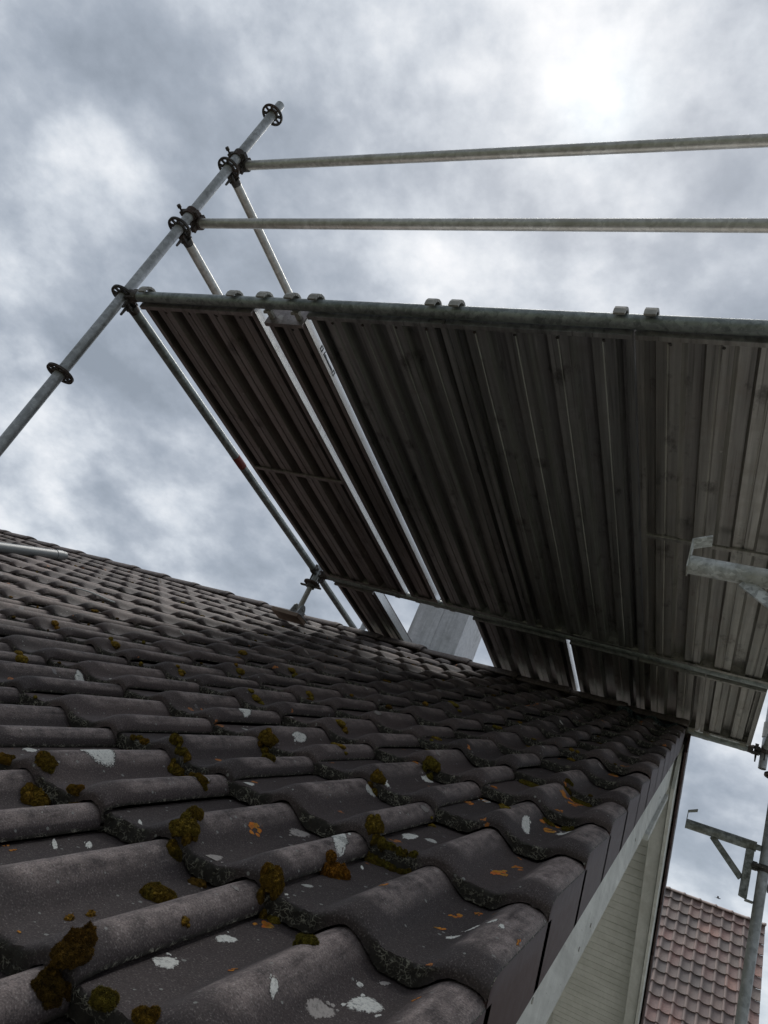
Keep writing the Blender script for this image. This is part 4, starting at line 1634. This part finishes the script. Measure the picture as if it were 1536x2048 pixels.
# a lower orange-roofed house to the right
nb2 = thing("orange_roofed_house", (6.3, 30, GZ), "low house with a bright orange tile roof at the right edge", "house")
O2 = Vector((6.3, 30, GZ))
M_OR, N = mat_new("orange_clay_tile")
at = N.n('ShaderNodeAttribute', attribute_name='tcol', attribute_type='GEOMETRY').outputs['Color']
sp = N.n('ShaderNodeSeparateColor', ins={0: at}).outputs
c_ = N.mix(sp[0], (.36, .10, .055), (.50, .17, .09))
c_ = N.mix(N.math('MULTIPLY', N.math('GREATER_THAN', sp[2], .4), .8), c_, (.06, .03, .02))
finish(N, c_, .6)
red_roof("", 2.0, 10.5, 30.0, 1.9, radians(38), .25, .30, 16, nb2, O2, 9, M_OR)
mb = MB(O2)
zl2 = 1.9 - 16 * .30 * sin(radians(38))
yl2 = 30 - 16 * .3 * cos(radians(38))
mb.prism([(2.1, yl2 + .2, GZ + .002), (2.1, 60 - yl2 - .2, GZ + .002), (2.1, 60 - yl2 - .2, zl2 + .05), (2.1, 30, 1.72), (2.1, yl2 + .2, zl2 + .05)], (8.3, 0, 0))
mb.build("wall", M_WALL, nb2)
mb = MB(O2)
mb.prism([(2.0, 30, 1.85), (2.0, 30, 1.9), (2.0, 60 - yl2, zl2), (2.0, 60 - yl2, zl2 - .05)], (8.5, 0, 0))
mb.build("back_roof", lin_mat("clay_plain_b", (.36, .13, .08), .7, 0, .3, 4, .2), nb2)

# tree behind the neighbour's roof
m, N = mat_new("leaves")
oi = N.n('ShaderNodeAttribute', attribute_name='mcol', attribute_type='GEOMETRY').outputs['Color']
sp = N.n('ShaderNodeSeparateColor', ins={0: oi}).outputs
finish(N, N.mix(sp[0], (.035, .06, .02), (.085, .12, .04)), .7, 0, spec=.3)
M_LEAF = m
M_BARK = lin_mat("bark", (.10, .08, .06), .9, 0, .4, 9, .8, .02)
tree = thing("tree", (6.8, 37.0, GZ), "green leafy tree behind the red roof at the right edge", "tree")
mb = MB((6.8, 37.0, GZ))
rt = random.Random(4)
mb.tube((6.8, 37, GZ), (6.9, 37, GZ + 3.2), .22, 12, r2=.15)
tips = []
for i in range(9):
    a = rt.uniform(0, 6.28)
    p = Vector((6.9, 37, GZ + 2.6 + .12 * i))
    q = p + Vector((cos(a) * rt.uniform(1, 2), sin(a) * rt.uniform(1, 2), rt.uniform(1.5, 3.6)))
    mb.tube(p, q, .09, 8, r2=.03)
    tips.append(q)
mb.build("trunk", M_BARK, tree)
V, F, C = [], [], []
for cl in range(70):
    c0 = rt.choice(tips) + Vector((rt.gauss(0, .8), rt.gauss(0, .8), rt.gauss(.2, .6)))
    lum = rt.random()
    for l in range(75):
        p = c0 + Vector((rt.gauss(0, .30), rt.gauss(0, .30), rt.gauss(0, .22)))
        n_ = Vector((rt.uniform(-1, 1), rt.uniform(-1, 1), rt.uniform(-.2, 1))).normalized()
        s = n_.orthogonal().normalized() * .07
        t = n_.cross(s)
        b_ = len(V)
        for a_, b2_ in ((-1, 0), (0, -.6), (1, 0), (0, .6)):
            V.append(tuple(p + s * a_ + t * b2_ - Vector((6.8, 37, GZ))))
            C.append((min(1, max(0, lum + rt.uniform(-.3, .3))), 0, 0, 1))
        F.append((b_, b_ + 1, b_ + 2, b_ + 3))
me = bpy.data.meshes.new("crown")
me.from_pydata(V, [], F)
ca = me.color_attributes.new('mcol', 'FLOAT_COLOR', 'POINT')
ca.data.foreach_set('color', np.array(C, dtype=np.float32).ravel())
link("crown", me, M_LEAF, tree)

# bird far up in the sky
M_BIRD = lin_mat("bird_plumage", (.03, .03, .03), .8, 0, .2, 20, 0)
pb = Vector((.95, 30.9, 5.42))
mb = MB(pb)
mb.tube(pb + Vector((-.09, 0, 0)), pb + Vector((.05, 0, .005)), .012, 10, r2=.032)
mb.tube(pb + Vector((.05, 0, .005)), pb + Vector((.12, 0, .01)), .032, 10, r2=.012)
mb.sphere(pb + Vector((.125, 0, .014)), .022, 6)
mb.prism([pb + Vector((-.09, -.01, 0)), pb + Vector((-.17, -.035, 0)), pb + Vector((-.17, .035, 0)), pb + Vector((-.09, .01, 0))], (0, 0, .006))
for s in (-1, 1):
    mb.prism([pb + Vector((.05, s * .02, .01)), pb + Vector((.03, s * .20, .07)), pb + Vector((-.06, s * .36, .04)), pb + Vector((-.05, s * .16, .045)), pb + Vector((-.04, s * .02, .01))], (0, 0, .006))
mb.v = [v * .62 for v in mb.v]
o = mb.build("bird", M_BIRD)
o.location = pb
o['label'] = "tiny dark bird flying above the red roof's ridge"
o['category'] = "bird"

# ------------------------------------------------------------------ ground
m, N = mat_new("yard_ground")
co = N.n('ShaderNodeTexCoord').outputs['Object']
a = N.noise(co, .25, 8, .6, .6)
b = N.noise(co, 14, 6, .65)
grass = N.mix(b, (.045, .075, .022), (.10, .13, .045))
grav = N.mix(b, (.24, .22, .19), (.40, .38, .34))
finish(N, N.mix(N.ramp(a, [(.46, 0.), (.52, 1.)]), grav, grass), .9, 0, b, .6, .02, spec=.2)
mb = MB()
mb.add([(-900, -900, GZ), (900, -900, GZ), (900, 900, GZ), (-900, 900, GZ)], [(0, 1, 2, 3)])
g = mb.build("ground", m)
g['kind'] = 'structure'
# paved yard beside the gable
m, N = mat_new("pale_paving")
co = N.n('ShaderNodeTexCoord').outputs['Object']
br = N.n('ShaderNodeTexBrick', ins={'Vector': co, 'Scale': 2.2, 'Color1': (.52, .50, .46, 1), 'Color2': (.60, .57, .53, 1), 'Mortar': (.2, .19, .17, 1), 'Mortar Size': .012})
a = N.noise(co, 3, 7, .6)
finish(N, N.mix(N.math('MULTIPLY', a, .4), br.outputs[0], (.28, .27, .25)), .85, 0, a, .3, .01)
mb = MB()
mb.add([(-1.0, -6, GZ + .004), (7, -6, GZ + .004), (7, 16, GZ + .004), (-1.0, 16, GZ + .004)], [(0, 1, 2, 3)])
g = mb.build("yard_paving", m)
g['kind'] = 'structure'
